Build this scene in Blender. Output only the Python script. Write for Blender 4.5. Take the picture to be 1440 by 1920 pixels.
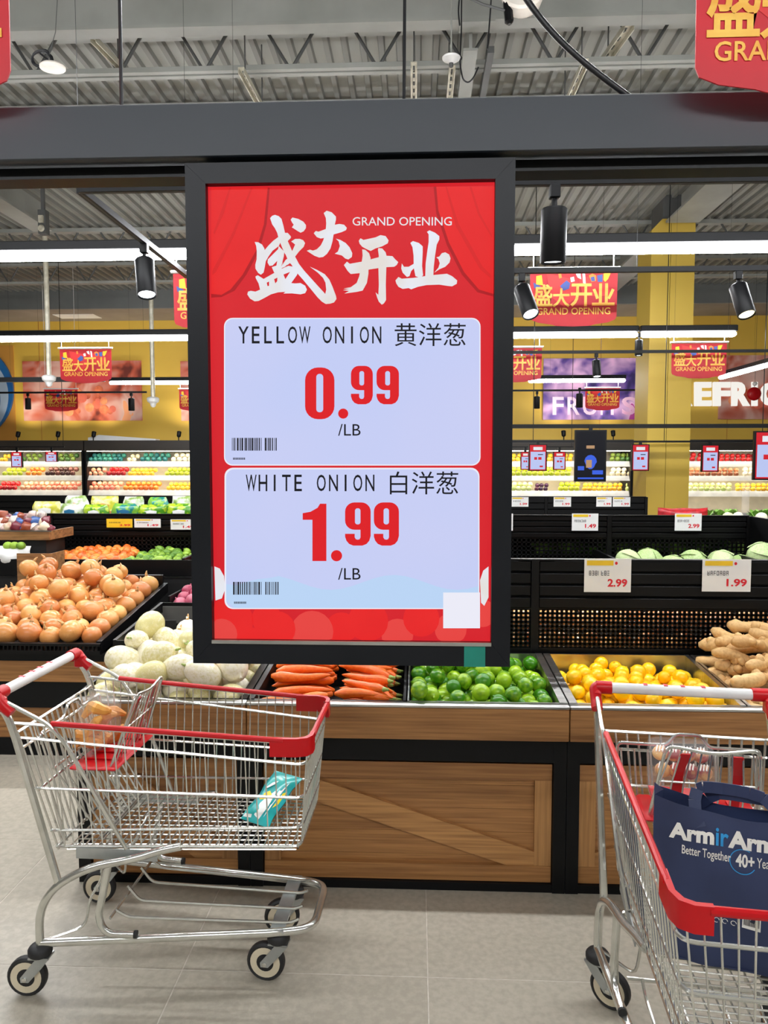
import bpy, math, random
import numpy as np
from mathutils import Vector, Matrix, Euler, geometry

for o in list(bpy.data.objects):
    bpy.data.objects.remove(o)
scene = bpy.context.scene
col = scene.collection
R = random.Random(11)
rad = math.radians

# ------------------------------------------------------------------ camera
H, FPX = 1.65, 1400.0
PITCH, YAW = math.atan(92 / 1400), rad(2.5)
cd = bpy.data.cameras.new('camera')
cam = bpy.data.objects.new('camera', cd)
col.objects.link(cam)
cam.location = (0, 0, H)
cam.rotation_euler = (math.pi / 2 - PITCH, 0, YAW)
cd.sensor_fit = 'VERTICAL'
cd.sensor_height = 24.0
cd.lens = 24.0 * FPX / 1920
cd.clip_start, cd.clip_end = 0.05, 100
scene.camera = cam

# ------------------------------------------------------------------ world + exposure
w = bpy.data.worlds.new('world')
scene.world = w
w.use_nodes = True
w.node_tree.nodes['Background'].inputs[0].default_value = (0.9, 0.95, 1, 1)
w.node_tree.nodes['Background'].inputs[1].default_value = 0.25
scene.view_settings.view_transform = 'Standard'
scene.view_settings.look = 'None'
scene.view_settings.gamma = 1.0
scene.view_settings.use_curve_mapping = False
EXPO = 0.5
scene.view_settings.exposure = EXPO
SCR = .95 * 2 ** -EXPO   # a lit display shows its own colours at this exposure
LED = 50.0          # radiance of the long LED bars
SPOT = 60.0         # watts of a track spotlight
FRIDGE = 16.0        # radiance of the LED strips in the fridges

# ------------------------------------------------------------------ helpers
_rt = Vector((math.cos(YAW), math.sin(YAW), 0))
_fw = Vector((-math.sin(YAW) * math.cos(PITCH), math.cos(YAW) * math.cos(PITCH), -math.sin(PITCH)))
_up = _rt.cross(_fw)


def ray(px, py):
    return _fw + _rt * ((px - 720) / FPX) + _up * ((960 - py) / FPX)


def at(px, py, Y):
    """the point of the place at depth Y that the photograph shows at a pixel"""
    d = ray(px, py)
    t = Y / d.y
    return Vector((d.x * t, Y, H + d.z * t))


def atz(px, py, z):
    d = ray(px, py)
    t = (z - H) / d.z
    return Vector((d.x * t, d.y * t, z))


def lin(c):
    return tuple(((v / 255) / 12.92 if v / 255 <= .04045 else ((v / 255 + .055) / 1.055) ** 2.4) for v in c)


def wloc(o):
    v = Vector((0, 0, 0))
    while o is not None:
        v += o.location
        o = o.parent
    return v


class MB:
    def __init__(self):
        self.v, self.f = [], []

    def add(self, vs, fs):
        b = len(self.v)
        self.v += [tuple(p) for p in vs]
        self.f += [tuple(i + b for i in f) for f in fs]
        return self

    def box(self, x0, x1, y0, y1, z0, z1, M=None):
        vs = [Vector((x, y, z)) for x in (x0, x1) for y in (y0, y1) for z in (z0, z1)]
        if M is not None:
            vs = [M @ p for p in vs]
        return self.add(vs, [(0, 1, 3, 2), (4, 6, 7, 5), (0, 4, 5, 1), (2, 3, 7, 6), (0, 2, 6, 4), (1, 5, 7, 3)])

    def bbox(self, x0, x1, y0, y1, z0, z1, b=.004, M=None):
        """box with chamfered edges (cut along z and at top and bottom)"""
        ring = [(x0 + b, y0), (x1 - b, y0), (x1, y0 + b), (x1, y1 - b), (x1 - b, y1), (x0 + b, y1), (x0, y1 - b), (x0, y0 + b)]
        cx, cy = (x0 + x1) / 2, (y0 + y1) / 2
        sx, sy = max(1e-4, 1 - 2 * b / max(x1 - x0, 1e-6)), max(1e-4, 1 - 2 * b / max(y1 - y0, 1e-6))
        ins = [(cx + (x - cx) * sx, cy + (y - cy) * sy) for x, y in ring]
        L = [(ins, z0), (ring, z0 + b), (ring, z1 - b), (ins, z1)]
        vs = [Vector((x, y, z)) for r, z in L for x, y in r]
        if M is not None:
            vs = [M @ p for p in vs]
        fs = [tuple(range(7, -1, -1)), tuple(range(24, 32))]
        for k in range(3):
            for i in range(8):
                j = (i + 1) % 8
                fs.append((k * 8 + i, k * 8 + j, k * 8 + 8 + j, k * 8 + 8 + i))
        return self.add(vs, fs)

    def tube(self, pts, r, n=8, closed=False, cap=True):
        pts = [Vector(p) for p in pts]
        m = len(pts)
        rs = r if isinstance(r, (list, tuple)) else [r] * m
        prev = None
        vs = []
        for i, p in enumerate(pts):
            a = pts[i - 1] if (i > 0 or closed) else p
            b = pts[(i + 1) % m] if (i < m - 1 or closed) else p
            t1 = (p - a).normalized() if (p - a).length > 1e-9 else None
            t2 = (b - p).normalized() if (b - p).length > 1e-9 else None
            t = ((t1 or t2) + (t2 or t1))
            t = t.normalized() if t.length > 1e-6 else (t1 or t2)
            if prev is None:
                q = Vector((0, 0, 1)) if abs(t.z) < .9 else Vector((1, 0, 0))
                nrm = t.cross(q).normalized()
            else:
                nrm = prev - t * prev.dot(t)
                nrm = nrm.normalized() if nrm.length > 1e-6 else t.orthogonal().normalized()
            prev = nrm
            bi = t.cross(nrm)
            k = 1.0
            if t1 is not None and t2 is not None:
                k = 1 / max(.5, math.cos(t1.angle(t2, 0) / 2))
            for j in range(n):
                a_ = 2 * math.pi * j / n
                vs.append(p + (nrm * math.cos(a_) + bi * math.sin(a_)) * rs[i] * k)
        fs = []
        for i in range(m if closed else m - 1):
            for j in range(n):
                a_, b_ = i * n + j, i * n + (j + 1) % n
                c_, d_ = ((i + 1) % m) * n + (j + 1) % n, ((i + 1) % m) * n + j
                fs.append((a_, b_, c_, d_))
        if cap and not closed:
            fs.append(tuple(range(n - 1, -1, -1)))
            fs.append(tuple((m - 1) * n + j for j in range(n)))
        return self.add(vs, fs)

    def lathe(self, prof, n=16, M=None, cap=True):
        vs, fs = [], []
        for r, z in prof:
            for j in range(n):
                a = 2 * math.pi * j / n
                p = Vector((r * math.cos(a), r * math.sin(a), z))
                vs.append(M @ p if M is not None else p)
        for i in range(len(prof) - 1):
            for j in range(n):
                k = (j + 1) % n
                fs.append((i * n + j, i * n + k, (i + 1) * n + k, (i + 1) * n + j))
        if cap:
            fs.append(tuple(range(n - 1, -1, -1)))
            fs.append(tuple((len(prof) - 1) * n + j for j in range(n)))
        return self.add(vs, fs)

    def poly(self, pts, holes=()):
        loops = [[Vector(p) for p in pts]] + [[Vector(p) for p in h] for h in holes]
        flat = [p for l in loops for p in l]
        fs = geometry.tessellate_polygon(loops)
        out = []
        for f in fs:
            n = (flat[f[1]] - flat[f[0]]).cross(flat[f[2]] - flat[f[0]])
            out.append(f if n.y <= 0 else (f[0], f[2], f[1]))
        return self.add(flat, out)

    def prism(self, pts, d):
        """polygon of 3D points pushed through along vector d"""
        pts = [Vector(p) for p in pts]
        d = Vector(d)
        n = len(pts)
        fs = [tuple(f) for f in geometry.tessellate_polygon([pts])]
        back = [tuple(i + n for i in reversed(f)) for f in fs]
        side = [(i, (i + 1) % n, (i + 1) % n + n, i + n) for i in range(n)]
        return self.add(pts + [p + d for p in pts], fs + back + side)

    def build(self, name, mat, parent=None, local=False, smooth=True, ang=38):
        me = bpy.data.meshes.new(name)
        off = Vector((0, 0, 0)) if (local or parent is None) else wloc(parent)
        me.from_pydata([(p[0] - off.x, p[1] - off.y, p[2] - off.z) for p in self.v], [], self.f)
        me.validate()
        me.update()
        if smooth and len(me.polygons):
            me.polygons.foreach_set('use_smooth', [True] * len(me.polygons))
            me.set_sharp_from_angle(angle=rad(ang))
        if mat is not None:
            me.materials.append(mat)
        o = bpy.data.objects.new(name, me)
        col.objects.link(o)
        if parent is not None:
            o.parent = parent
        return o


def fillet(pts, r, seg=5, closed=False):
    pts = [Vector(p) for p in pts]
    out = []
    n = len(pts)
    for i, p in enumerate(pts):
        if not closed and i in (0, n - 1):
            out.append(p)
            continue
        a, b = pts[i - 1], pts[(i + 1) % n]
        da, db = (a - p), (b - p)
        k = min(r, da.length * .49, db.length * .49)
        s, e = p + da.normalized() * k, p + db.normalized() * k
        for j in range(seg + 1):
            t = j / seg
            out.append((s * (1 - t) + p * t) * (1 - t) + (p * (1 - t) + e * t) * t)
    return out


def tag(o, label=None, cat=None, group=None, kind=None):
    if label:
        o['label'] = label
    if cat:
        o['category'] = cat
    if group:
        o['group'] = group
    if kind:
        o['kind'] = kind
    return o


def thing(name, label, cat, loc=(0, 0, 0), group=None, kind=None, rz=0):
    o = bpy.data.objects.new(name, None)
    o.empty_display_size = .05
    col.objects.link(o)
    o.location = loc
    o.rotation_euler = (0, 0, rz)
    return tag(o, label, cat, group, kind)


def copy_tree(o, parent=None):
    c = o.copy()
    col.objects.link(c)
    c.parent = parent
    for ch in list(o.children):
        copy_tree(ch, c)
    return c


def bx(name, mat, parent, *a, **k):
    return MB().box(*a).build(name, mat, parent, smooth=False, **k)


# ------------------------------------------------------------------ lettering
_glyph = {}


def glyphs(s, bold=0.0):
    k = (s, bold)
    if k not in _glyph:
        cu = bpy.data.curves.new('lettering', 'FONT')
        cu.body = s
        cu.resolution_u = 3
        cu.offset = bold
        o = bpy.data.objects.new('lettering', cu)
        col.objects.link(o)
        bpy.context.view_layer.update()
        dg = bpy.context.evaluated_depsgraph_get()
        me = bpy.data.meshes.new_from_object(o.evaluated_get(dg))
        vs = [(v.co.x, v.co.y) for v in me.vertices]
        fs = [tuple(p.vertices) for p in me.polygons]
        bpy.data.objects.remove(o)
        bpy.data.curves.remove(cu)
        bpy.data.meshes.remove(me)
        xs, ys = [v[0] for v in vs], [v[1] for v in vs]
        x0, x1, y0, y1 = min(xs), max(xs), min(ys), max(ys)
        _glyph[k] = ([((x - x0) / (x1 - x0), (y - y0) / max(1e-6, y1 - y0)) for x, y in vs], fs)
    return _glyph[k]


def text(mb, s, p0, ux, uz, bold=0.0):
    """string s fitted into the rectangle at p0 spanned by ux (width) and uz (height)"""
    vs, fs = glyphs(s, bold)
    p0, ux, uz = Vector(p0), Vector(ux), Vector(uz)
    mb.add([p0 + ux * x + uz * y for x, y in vs], fs)
    return mb


# ------------------------------------------------------------------ materials
def _nt(name):
    m = bpy.data.materials.new(name)
    m.use_nodes = True
    nt = m.node_tree
    return m, nt, nt.nodes['Principled BSDF']


def mat(name, c, rough=.5, metal=0.0, c2=None, scale=8.0, stretch=(1, 1, 1), bump=0.0, bscale=None, detail=4.0, spread=(.35, .65), rnd=0.0, coat=0.0, spec=None, trans=0.0, alpha=1.0):
    """procedural material: two tones mixed by noise, a tone per object, fine relief"""
    m, nt, b = _nt(name)
    L = nt.links
    b.inputs['Roughness'].default_value = rough
    b.inputs['Metallic'].default_value = metal
    if coat:
        b.inputs['Coat Weight'].default_value = coat
        b.inputs['Coat Roughness'].default_value = .15
    if spec is not None:
        b.inputs['Specular IOR Level'].default_value = spec
    if trans:
        b.inputs['Transmission Weight'].default_value = trans
    b.inputs['Alpha'].default_value = alpha
    a = lin(c) + (1,)
    tc = nt.nodes.new('ShaderNodeTexCoord')
    mp = nt.nodes.new('ShaderNodeMapping')
    mp.inputs['Scale'].default_value = stretch
    L.new(tc.outputs['Object'], mp.inputs['Vector'])
    if c2 is None:
        c2 = tuple(max(0, v * .9) for v in c)
    nz = nt.nodes.new('ShaderNodeTexNoise')
    nz.inputs['Scale'].default_value = scale
    nz.inputs['Detail'].default_value = detail
    L.new(mp.outputs[0], nz.inputs['Vector'])
    rp = nt.nodes.new('ShaderNodeValToRGB')
    rp.color_ramp.elements[0].position, rp.color_ramp.elements[1].position = spread
    rp.color_ramp.elements[0].color = a
    rp.color_ramp.elements[1].color = lin(c2) + (1,)
    fac = nz.outputs['Fac']
    if rnd:
        oi = nt.nodes.new('ShaderNodeObjectInfo')
        ma = nt.nodes.new('ShaderNodeMath')
        ma.operation = 'MULTIPLY_ADD'
        L.new(oi.outputs['Random'], ma.inputs[0])
        ma.inputs[1].default_value = rnd
        ad = nt.nodes.new('ShaderNodeMath')
        ad.operation = 'SUBTRACT'
        L.new(nz.outputs['Fac'], ad.inputs[0])
        ad.inputs[1].default_value = rnd / 2
        L.new(ad.outputs[0], ma.inputs[2])
        fac = ma.outputs[0]
        # object coordinates are shifted per object so that no two look the same
        va = nt.nodes.new('ShaderNodeVectorMath')
        va.operation = 'MULTIPLY_ADD'
        L.new(oi.outputs['Random'], va.inputs[0])
        va.inputs[1].default_value = (17, 31, 23)
        L.new(mp.outputs[0], va.inputs[2])
        L.new(va.outputs[0], nz.inputs['Vector'])
    L.new(fac, rp.inputs[0])
    L.new(rp.outputs[0], b.inputs['Base Color'])
    if bump:
        n2 = nt.nodes.new('ShaderNodeTexNoise')
        n2.inputs['Scale'].default_value = bscale or scale * 4
        n2.inputs['Detail'].default_value = 3
        L.new(mp.outputs[0], n2.inputs['Vector'])
        bp = nt.nodes.new('ShaderNodeBump')
        bp.inputs['Strength'].default_value = bump
        bp.inputs['Distance'].default_value = .01
        L.new(n2.outputs['Fac'], bp.inputs['Height'])
        L.new(bp.outputs[0], b.inputs['Normal'])
    return m


def glow(name, c, k=SCR, rough=.35, c2=None, scale=3.0):
    """something that gives off light: a lamp, a lit display"""
    m, nt, b = _nt(name)
    b.inputs['Base Color'].default_value = (.01, .01, .01, 1)
    b.inputs['Roughness'].default_value = rough
    b.inputs['Specular IOR Level'].default_value = .06
    b.inputs['Emission Color'].default_value = lin(c) + (1,)
    b.inputs['Emission Strength'].default_value = k
    if c2 is not None:
        nz = nt.nodes.new('ShaderNodeTexNoise')
        nz.inputs['Scale'].default_value = scale
        rp = nt.nodes.new('ShaderNodeValToRGB')
        rp.color_ramp.elements[0].position, rp.color_ramp.elements[1].position = .35, .65
        rp.color_ramp.elements[0].color = lin(c) + (1,)
        rp.color_ramp.elements[1].color = lin(c2) + (1,)
        tc = nt.nodes.new('ShaderNodeTexCoord')
        nt.links.new(tc.outputs['Object'], nz.inputs['Vector'])
        nt.links.new(nz.outputs['Fac'], rp.inputs[0])
        nt.links.new(rp.outputs[0], b.inputs['Emission Color'])
    return m


def picture(name, cols, scale=2.5, dist=1.5):
    """a printed picture: soft blots in several colours"""
    m, nt, b = _nt(name)
    L = nt.links
    b.inputs['Roughness'].default_value = .45
    tc = nt.nodes.new('ShaderNodeTexCoord')
    nz = nt.nodes.new('ShaderNodeTexNoise')
    nz.inputs['Scale'].default_value = scale
    nz.inputs['Detail'].default_value = 2.5
    nz.inputs['Distortion'].default_value = dist
    L.new(tc.outputs['Object'], nz.inputs['Vector'])
    rp = nt.nodes.new('ShaderNodeValToRGB')
    cr = rp.color_ramp
    n = len(cols)
    for i, c in enumerate(cols):
        e = cr.elements[i] if i < 2 else cr.elements.new(.5)
        e.position = .34 + .34 * i / (n - 1)
        e.color = lin(c) + (1,)
    L.new(nz.outputs['Fac'], rp.inputs[0])
    L.new(rp.outputs[0], b.inputs['Base Color'])
    return m


def glassy(name, c, fac=.75, rough=.12):
    """thin clear plastic: mostly see-through with a gloss"""
    m, nt, b = _nt(name)
    b.inputs['Base Color'].default_value = lin(c) + (1,)
    b.inputs['Roughness'].default_value = rough
    b.inputs['Alpha'].default_value = 1 - fac
    return m


M = {}
M['tile'] = mat('floor tile', (176, 169, 154), .4, c2=(162, 155, 141), scale=45, detail=14, spread=(.36, .64), bump=.06, bscale=120, rnd=.1)
M['grout'] = mat('grout', (206, 200, 188), .8, scale=30)
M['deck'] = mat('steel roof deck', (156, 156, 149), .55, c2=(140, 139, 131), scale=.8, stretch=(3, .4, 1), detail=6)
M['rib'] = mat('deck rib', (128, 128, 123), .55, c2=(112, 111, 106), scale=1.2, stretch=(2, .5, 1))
M['steel'] = mat('painted roof steel', (152, 153, 147), .5, c2=(136, 137, 131), scale=2)
M['steeldk'] = mat('dark roof steel', (84, 85, 84), .6, scale=4)
M['strut'] = mat('galvanised strut', (205, 200, 182), .45, metal=.3, c2=(176, 170, 150), scale=12)
M['bulk'] = mat('grey bulkhead paint', (108, 110, 108), .7, c2=(98, 100, 98), scale=1.5)
M['soffit'] = mat('soffit plaster', (150, 140, 128), .8, scale=1.5)
M['yellow'] = mat('yellow wall paint', (226, 186, 74), .6, c2=(218, 176, 68), scale=.7, bump=.02)
M['colyellow'] = mat('yellow column cladding', (184, 155, 58), .55, c2=(176, 146, 52), scale=.7)
M['ochre'] = mat('ochre wall panel', (206, 146, 60), .6, c2=(196, 136, 52), scale=.8)
M['wallgrey'] = mat('side wall paint', (176, 172, 160), .8, scale=.8)
M['black'] = mat('black powder coat', (12, 13, 16), .4, c2=(9, 10, 12), scale=6, spec=.22)
M['blackpl'] = mat('black plastic', (12, 12, 13), .36, c2=(8, 8, 9), scale=9, spec=.25)
M['blackmat'] = mat('matt black', (13, 13, 14), .7, scale=9)
M['beam'] = mat('charcoal beam', (50, 55, 61), .42, c2=(44, 48, 54), scale=1.6, stretch=(.5, 1, 1), spec=.35)
M['frame'] = mat('display frame', (19, 22, 28), .4, c2=(15, 18, 23), scale=3, spec=.25)
M['wood_h'] = mat('brown wood grain across', (182, 130, 76), .45, c2=(140, 94, 52), scale=7, stretch=(.4, 8, 13), detail=7, spread=(.3, .68), bump=.06, bscale=12, rnd=.18)
M['wood_v'] = mat('brown wood grain upright', (188, 138, 84), .45, c2=(146, 101, 58), scale=7, stretch=(13, 8, .4), detail=7, spread=(.3, .68), bump=.06, bscale=12, rnd=.18)
M['crate'] = mat('light wood', (170, 122, 74), .55, c2=(120, 82, 46), scale=6, stretch=(.8, 5, 8), detail=6)
M['inox'] = mat('brushed stainless steel', (196, 196, 194), .28, metal=1, c2=(170, 170, 168), scale=4, stretch=(1, 30, 1), bump=.03, bscale=60)
M['chrome'] = mat('bright zinc wire', (222, 222, 216), .22, metal=.88, c2=(206, 206, 200), scale=20)
M['zinc'] = mat('zinc sheet', (190, 194, 194), .38, metal=.85, c2=(168, 172, 172), scale=9)
M['redpl'] = mat('red plastic', (196, 6, 20), .34, c2=(186, 4, 16), scale=6, spec=.35)
M['whitepl'] = mat('white plastic', (228, 228, 226), .35, c2=(216, 216, 214), scale=10)
M['cream'] = mat('cream rubber', (222, 210, 184), .55, c2=(206, 194, 168), scale=12)
M['rubber'] = mat('black rubber', (30, 30, 32), .6, scale=12)
M['white'] = mat('white card', (236, 236, 234), .5, scale=6, c2=(228, 228, 226))
M['yellowcard'] = mat('yellow card', (246, 204, 40), .5, scale=6)
M['redink'] = mat('red ink', (222, 28, 44), .5, scale=6)
M['ink'] = mat('dark ink', (40, 42, 50), .6, scale=6)
M['led'] = glow('LED diffuser', (250, 252, 255), LED)
M['fled'] = glow('fridge LED strip', (255, 246, 224), FRIDGE)
M['spotface'] = glow('spotlight lens', (240, 248, 255), 6.0)
M['spotwarm'] = glow('warm spotlight lens', (255, 236, 180), 4.0)
M['lampdisc'] = mat('lamp diffuser', (246, 238, 226), .5, scale=5)
M['cable'] = mat('black cable', (20, 21, 26), .4, scale=9)

# ================================================================== the shell
XL, XR, YB, YN = -11.0, 12.0, 16.9, -5.0      # left, right, back wall, wall behind the viewer
DECK = 5.28
fl = MB().box(XL, XR, YN, YB, -.12, -.0012).build('floor', M['grout'], smooth=False)
tag(fl, 'grey stone-look floor tiles with pale joints', kind='structure')
TS = .80
c0 = atz(802, 1832, 0)
tile = MB().bbox(.002, TS - .002, .002, TS - .002, -.004, 0, b=.0008)
tm = None
for i in range(-8, 8):
    for j in range(-3, 8):
        x, y = c0.x + i * TS, c0.y + j * TS
        if tm is None:
            t = tile.build('tile', M['tile'], fl, local=True, smooth=False)
            tm = t.data
        else:
            t = bpy.data.objects.new('tile', tm)
            col.objects.link(t)
            t.parent = fl
        t.location = (x, y, 0)
# beyond the nearest tiles the joints are too thin to see: one sheet on either side
far = MB().box(XL, XR, c0.y + 8 * TS, YB, -.004, 0).box(XL, c0.x - 8 * TS, YN, c0.y + 8 * TS, -.004, 0).box(c0.x + 8 * TS, XR, YN, c0.y + 8 * TS, -.004, 0)
tag(far.build('tile_field', M['tile'], fl, smooth=False), kind='stuff')

ce = bx('ceiling', M['deck'], None, XL, XR, YN, YB, DECK, DECK + .12)
tag(ce, 'ribbed grey steel roof deck', kind='structure')
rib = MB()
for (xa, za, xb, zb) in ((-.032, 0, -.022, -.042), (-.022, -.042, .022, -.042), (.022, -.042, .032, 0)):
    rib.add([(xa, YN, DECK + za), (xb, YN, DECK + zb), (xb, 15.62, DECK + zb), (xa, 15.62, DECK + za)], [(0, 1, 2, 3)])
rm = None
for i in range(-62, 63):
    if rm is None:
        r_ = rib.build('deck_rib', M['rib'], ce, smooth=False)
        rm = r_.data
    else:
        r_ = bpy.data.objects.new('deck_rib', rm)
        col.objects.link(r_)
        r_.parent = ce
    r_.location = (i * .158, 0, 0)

wb = bx('wall_back', M['yellow'], None, XL, XR, YB, YB + .15, -.1, DECK + .1)
tag(wb, 'yellow painted back wall above the lit produce fridges', kind='structure')
for px in (75, 1366, 1126):
    x = at(px, 700, YB).x
    bx('panel_joint', M['ochre'], wb, x - .008, x + .008, YB - .006, YB, 2.0, 5.0)
p = at(27, 700, YB)
bx('wall_panel', M['ochre'], wb, p.x - 4.0, p.x, YB - .03, YB, 2.0, at(0, 648, YB).z)
tag(bx('wall_left', M['wallgrey'], None, XL - .15, XL, YN, YB, -.1, DECK + .1), 'plain side wall on the left', kind='structure')
tag(bx('wall_right', M['wallgrey'], None, XR, XR + .15, YN, YB, -.1, DECK + .1), 'plain side wall on the right', kind='structure')
tag(bx('wall_front', M['wallgrey'], None, XL, XR, YN - .15, YN, -.1, DECK + .1), 'plain wall behind the viewer', kind='structure')
bk = bx('trim_1', M['bulk'], None, XL, XR, 15.62, YB - .002, 4.88, DECK - .002)
tag(bk, 'dark grey bulkhead along the top of the yellow wall', kind='structure')
bx('soffit', M['soffit'], bk, XL, XR, 15.62, YB - .002, 4.865, 4.88)
p = at(140, 582, 16.2)
bx('access_panel', M['white'], bk, p.x - .45, p.x + .45, 16.1, 16.55, 4.855, 4.865)

# ------------------------------------------------------------------ roof steel
def steel(name, label, cat='roof beam'):
    return thing(name, label, cat, (0, 0, 0), kind='structure')


g = steel('roof_girder', 'heavy grey steel roof girder crossing above the display beam')
Yg = 5.72
bx('web', M['steel'], g, XL, XR, Yg + .05, Yg + .075, 4.92, DECK - .05)
bx('flange', M['steel'], g, XL, XR, Yg, Yg + .13, 4.893, 4.92)
p = at(895, 55, Yg)
bx('splice_plate', M['steel'], g, p.x - .13, p.x + .13, Yg - .005, Yg + .135, 4.875, 4.893)

JOISTS = ((6.3, 'near'), (7.6, 'second'), (11.46, 'third'), (13.4, 'farthest'))
for Yj, nm in JOISTS:
    g = steel('bar_joist', '%s grey open-web roof joist with zigzag bars' % nm, 'roof joist')
    bx('bottom_chord', M['steel'], g, XL, XR, Yj, Yj + .05, 4.87, 4.91)
    bx('bottom_chord', M['steel'], g, XL, XR, Yj + .075, Yj + .125, 4.87, 4.91)
    bx('top_chord', M['steel'], g, XL, XR, Yj, Yj + .125, DECK - .1, DECK - .045)
    x0 = at(375, 108, Yj).x % .72
    x = -7.9 + x0 - .72
    k = 0
    wb_ = {}
    while x < 8.5:
        for s in (-1, 1):
            m_ = wb_.get(s)
            if m_ is None:
                o = MB().tube([(0, Yj + .062, 4.89), (s * .2, Yj + .062, DECK - .07)], .014, 6).build('web_bar', M['steeldk'], g)
                wb_[s] = o.data
            else:
                o = bpy.data.objects.new('web_bar', m_)
                col.objects.link(o)
                o.parent = g
            o.location.x = x
        x += .72

g = steel('cross_girder', 'short grey roof beam running away above the display screen')
p = at(885, 62, 5.8)
bx('flange', M['steel'], g, p.x - .055, p.x + .055, 5.94, 7.55, 4.79, 4.81)
bx('web', M['steel'], g, p.x - .012, p.x + .012, 5.94, 7.55, 4.81, DECK - .05)
bx('side_strut', M['steeldk'], g, p.x + .13, p.x + .18, 5.94, 7.0, 4.77, 4.82)
g = steel('cross_girder', 'wide grey roof beam running away to the top of the yellow column')
p = at(1300, 398, 10.0)
bx('flange', M['steel'], g, p.x - .22, p.x + .22, 6.0, 10.4, 4.86, 4.89)
bx('web', M['steel'], g, p.x - .02, p.x + .02, 6.0, 10.4, 4.89, DECK - .05)
g = steel('cross_girder', 'grey roof beam running away at the far left of the ceiling')
p = at(45, 408, 9.9)
bx('flange', M['steel'], g, p.x - .14, p.x + .14, 6.0, 10.4, 4.86, 4.89)
bx('web', M['steel'], g, p.x - .02, p.x + .02, 6.0, 10.4, 4.89, DECK - .05)
g = steel('cross_girder', 'grey roof beam running away behind the yellow column')
p = at(640, 500, 12.8)
bx('flange', M['steel'], g, at(1225, 480, 12.6).x - .5, at(1225, 480, 12.6).x - .1, 10.9, 15.6, 4.86, 4.89)
bx('web', M['steel'], g, at(1225, 480, 12.6).x - .32, at(1225, 480, 12.6).x - .28, 10.9, 15.6, 4.89, DECK - .05)

# pale edge angle on the deck behind the display beam
g = thing('deck_angle', 'pale slotted angle strip under the roof deck beyond the display beam', 'metal strip', (0, 7.55, 5.3), kind='structure')
p0, p1 = at(452, 172, 7.55), at(1440, 172, 7.55)
bx('strip', M['strut'], g, p0.x, p1.x + 1.2, 7.5, 7.56, p0.z - .02, p0.z + .02)
sl = MB()
x = p0.x + .03
while x < p1.x + 1.1:
    sl.box(x, x + .05, 7.495, 7.5, p0.z - .008, p0.z + .008)
    x += .085
tag(sl.build('slot', M['ochre'], g, smooth=False), kind='stuff')

def strut(pa, pb, z, w_, label):
    a, b = atz(pa[0], pa[1], z), atz(pb[0], pb[1], z)
    ln = (b - a)
    b2 = a + ln * 1.6
    g = thing('ceiling_strut', label, 'metal strut', tuple(a), kind='structure')
    d = (b2 - a).normalized()
    ang = math.atan2(d.y, d.x)
    Mx = Matrix.Translation(a) @ Matrix.Rotation(ang, 4, 'Z')
    L_ = (b2 - a).length
    MB().box(0, L_, -w_ / 2, -w_ / 2 + .006, -.03, .012, Mx).box(0, L_, w_ / 2 - .006, w_ / 2, -.03, .012, Mx).box(0, L_, -w_ / 2, w_ / 2, .012, .018, Mx).build('channel', M['strut'], g, smooth=False)
    h = MB()
    for k in range(int(L_ / .12)):
        h.box(.05 + k * .12, .11 + k * .12, -.008, .008, .0105, .012, Mx)
    tag(h.build('slot', M['steeldk'], g, smooth=False), kind='stuff')
    for t in (.15, .85):
        q = a + (b2 - a) * t
        MB().tube([q, (q.x, q.y, DECK)], .006, 6).build('hanger_rod', M['steeldk'], g)


strut((452, 130), (482, 186), 4.74, .05, 'pale slotted ceiling strut left of the display cable')
strut((776, 120), (776, 182), 4.74, .05, 'pale slotted ceiling strut right beside the thin display cable')
strut((848, 126), (843, 180), 4.74, .05, 'pale slotted ceiling strut under the round white detector')
strut((1098, 114), (1068, 182), 4.74, .05, 'pale slotted ceiling strut beside the thick curved cable')
strut((175, 72), (210, 108), 4.95, .05, 'pale slotted ceiling strut above the round white lamp')
strut((1180, 48), (1150, 90), 4.95, .08, 'short wide ceiling strut left of the nearest red banner')

# ------------------------------------------------------------------ yellow column
g = thing('column', 'square yellow boxed column in front of the far fridges', 'column', (at(1257, 900, 10.5).x, 10.5, 0), kind='structure')
xa, xm, xb = at(1216, 700, 10.5).x, at(1252, 700, 10.5).x, at(1297, 700, 10.5).x
zc = at(1257, 410, 10.5).z
MB().prism([(xa, 10.5, 0), (xm - .003, 10.5, 0), (xm - .003, 10.5, zc), (xa + .14, 10.5, zc), (xa, 10.5, zc - .15)], (0, .62, 0)).build('cladding', M['colyellow'], g, smooth=False)
bx('cladding', M['colyellow'], g, xm + .003, xb, 10.498, 11.12, 0, zc)
bx('steel_core', M['steeldk'], g, xa + .16, xb - .05, 10.55, 11.05, zc, DECK)

# ================================================================== lamps
ZL = 3.2
def led_row(name, label, px0, px1, py, z=ZL, Y=None, x0=None, x1=None, hang=3.9):
    if Y is None:
        Y = atz((px0 + px1) / 2, py, z).y
    if x0 is None:
        x0, x1 = at(px0, py, Y).x, at(px1, py, Y).x
    g = thing('linear_light', label, 'ceiling light', ((x0 + x1) / 2, Y, z))
    MB().bbox(x0, x1, Y - .045, Y + .045, z + .005, z + .075, .006).build('housing', M['black'], g)
    MB().bbox(x0 + .01, x1 - .01, Y - .04, Y + .04, z - .055, z + .005, .018).build('diffuser', M['led'], g)
    x = x0 + .4
    while x < x1:
        MB().tube([(x, Y, z + .07), (x, Y, DECK)], .0012, 5).build('suspension_wire', M['cable'], g)
        x += hang
    return Y


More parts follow.
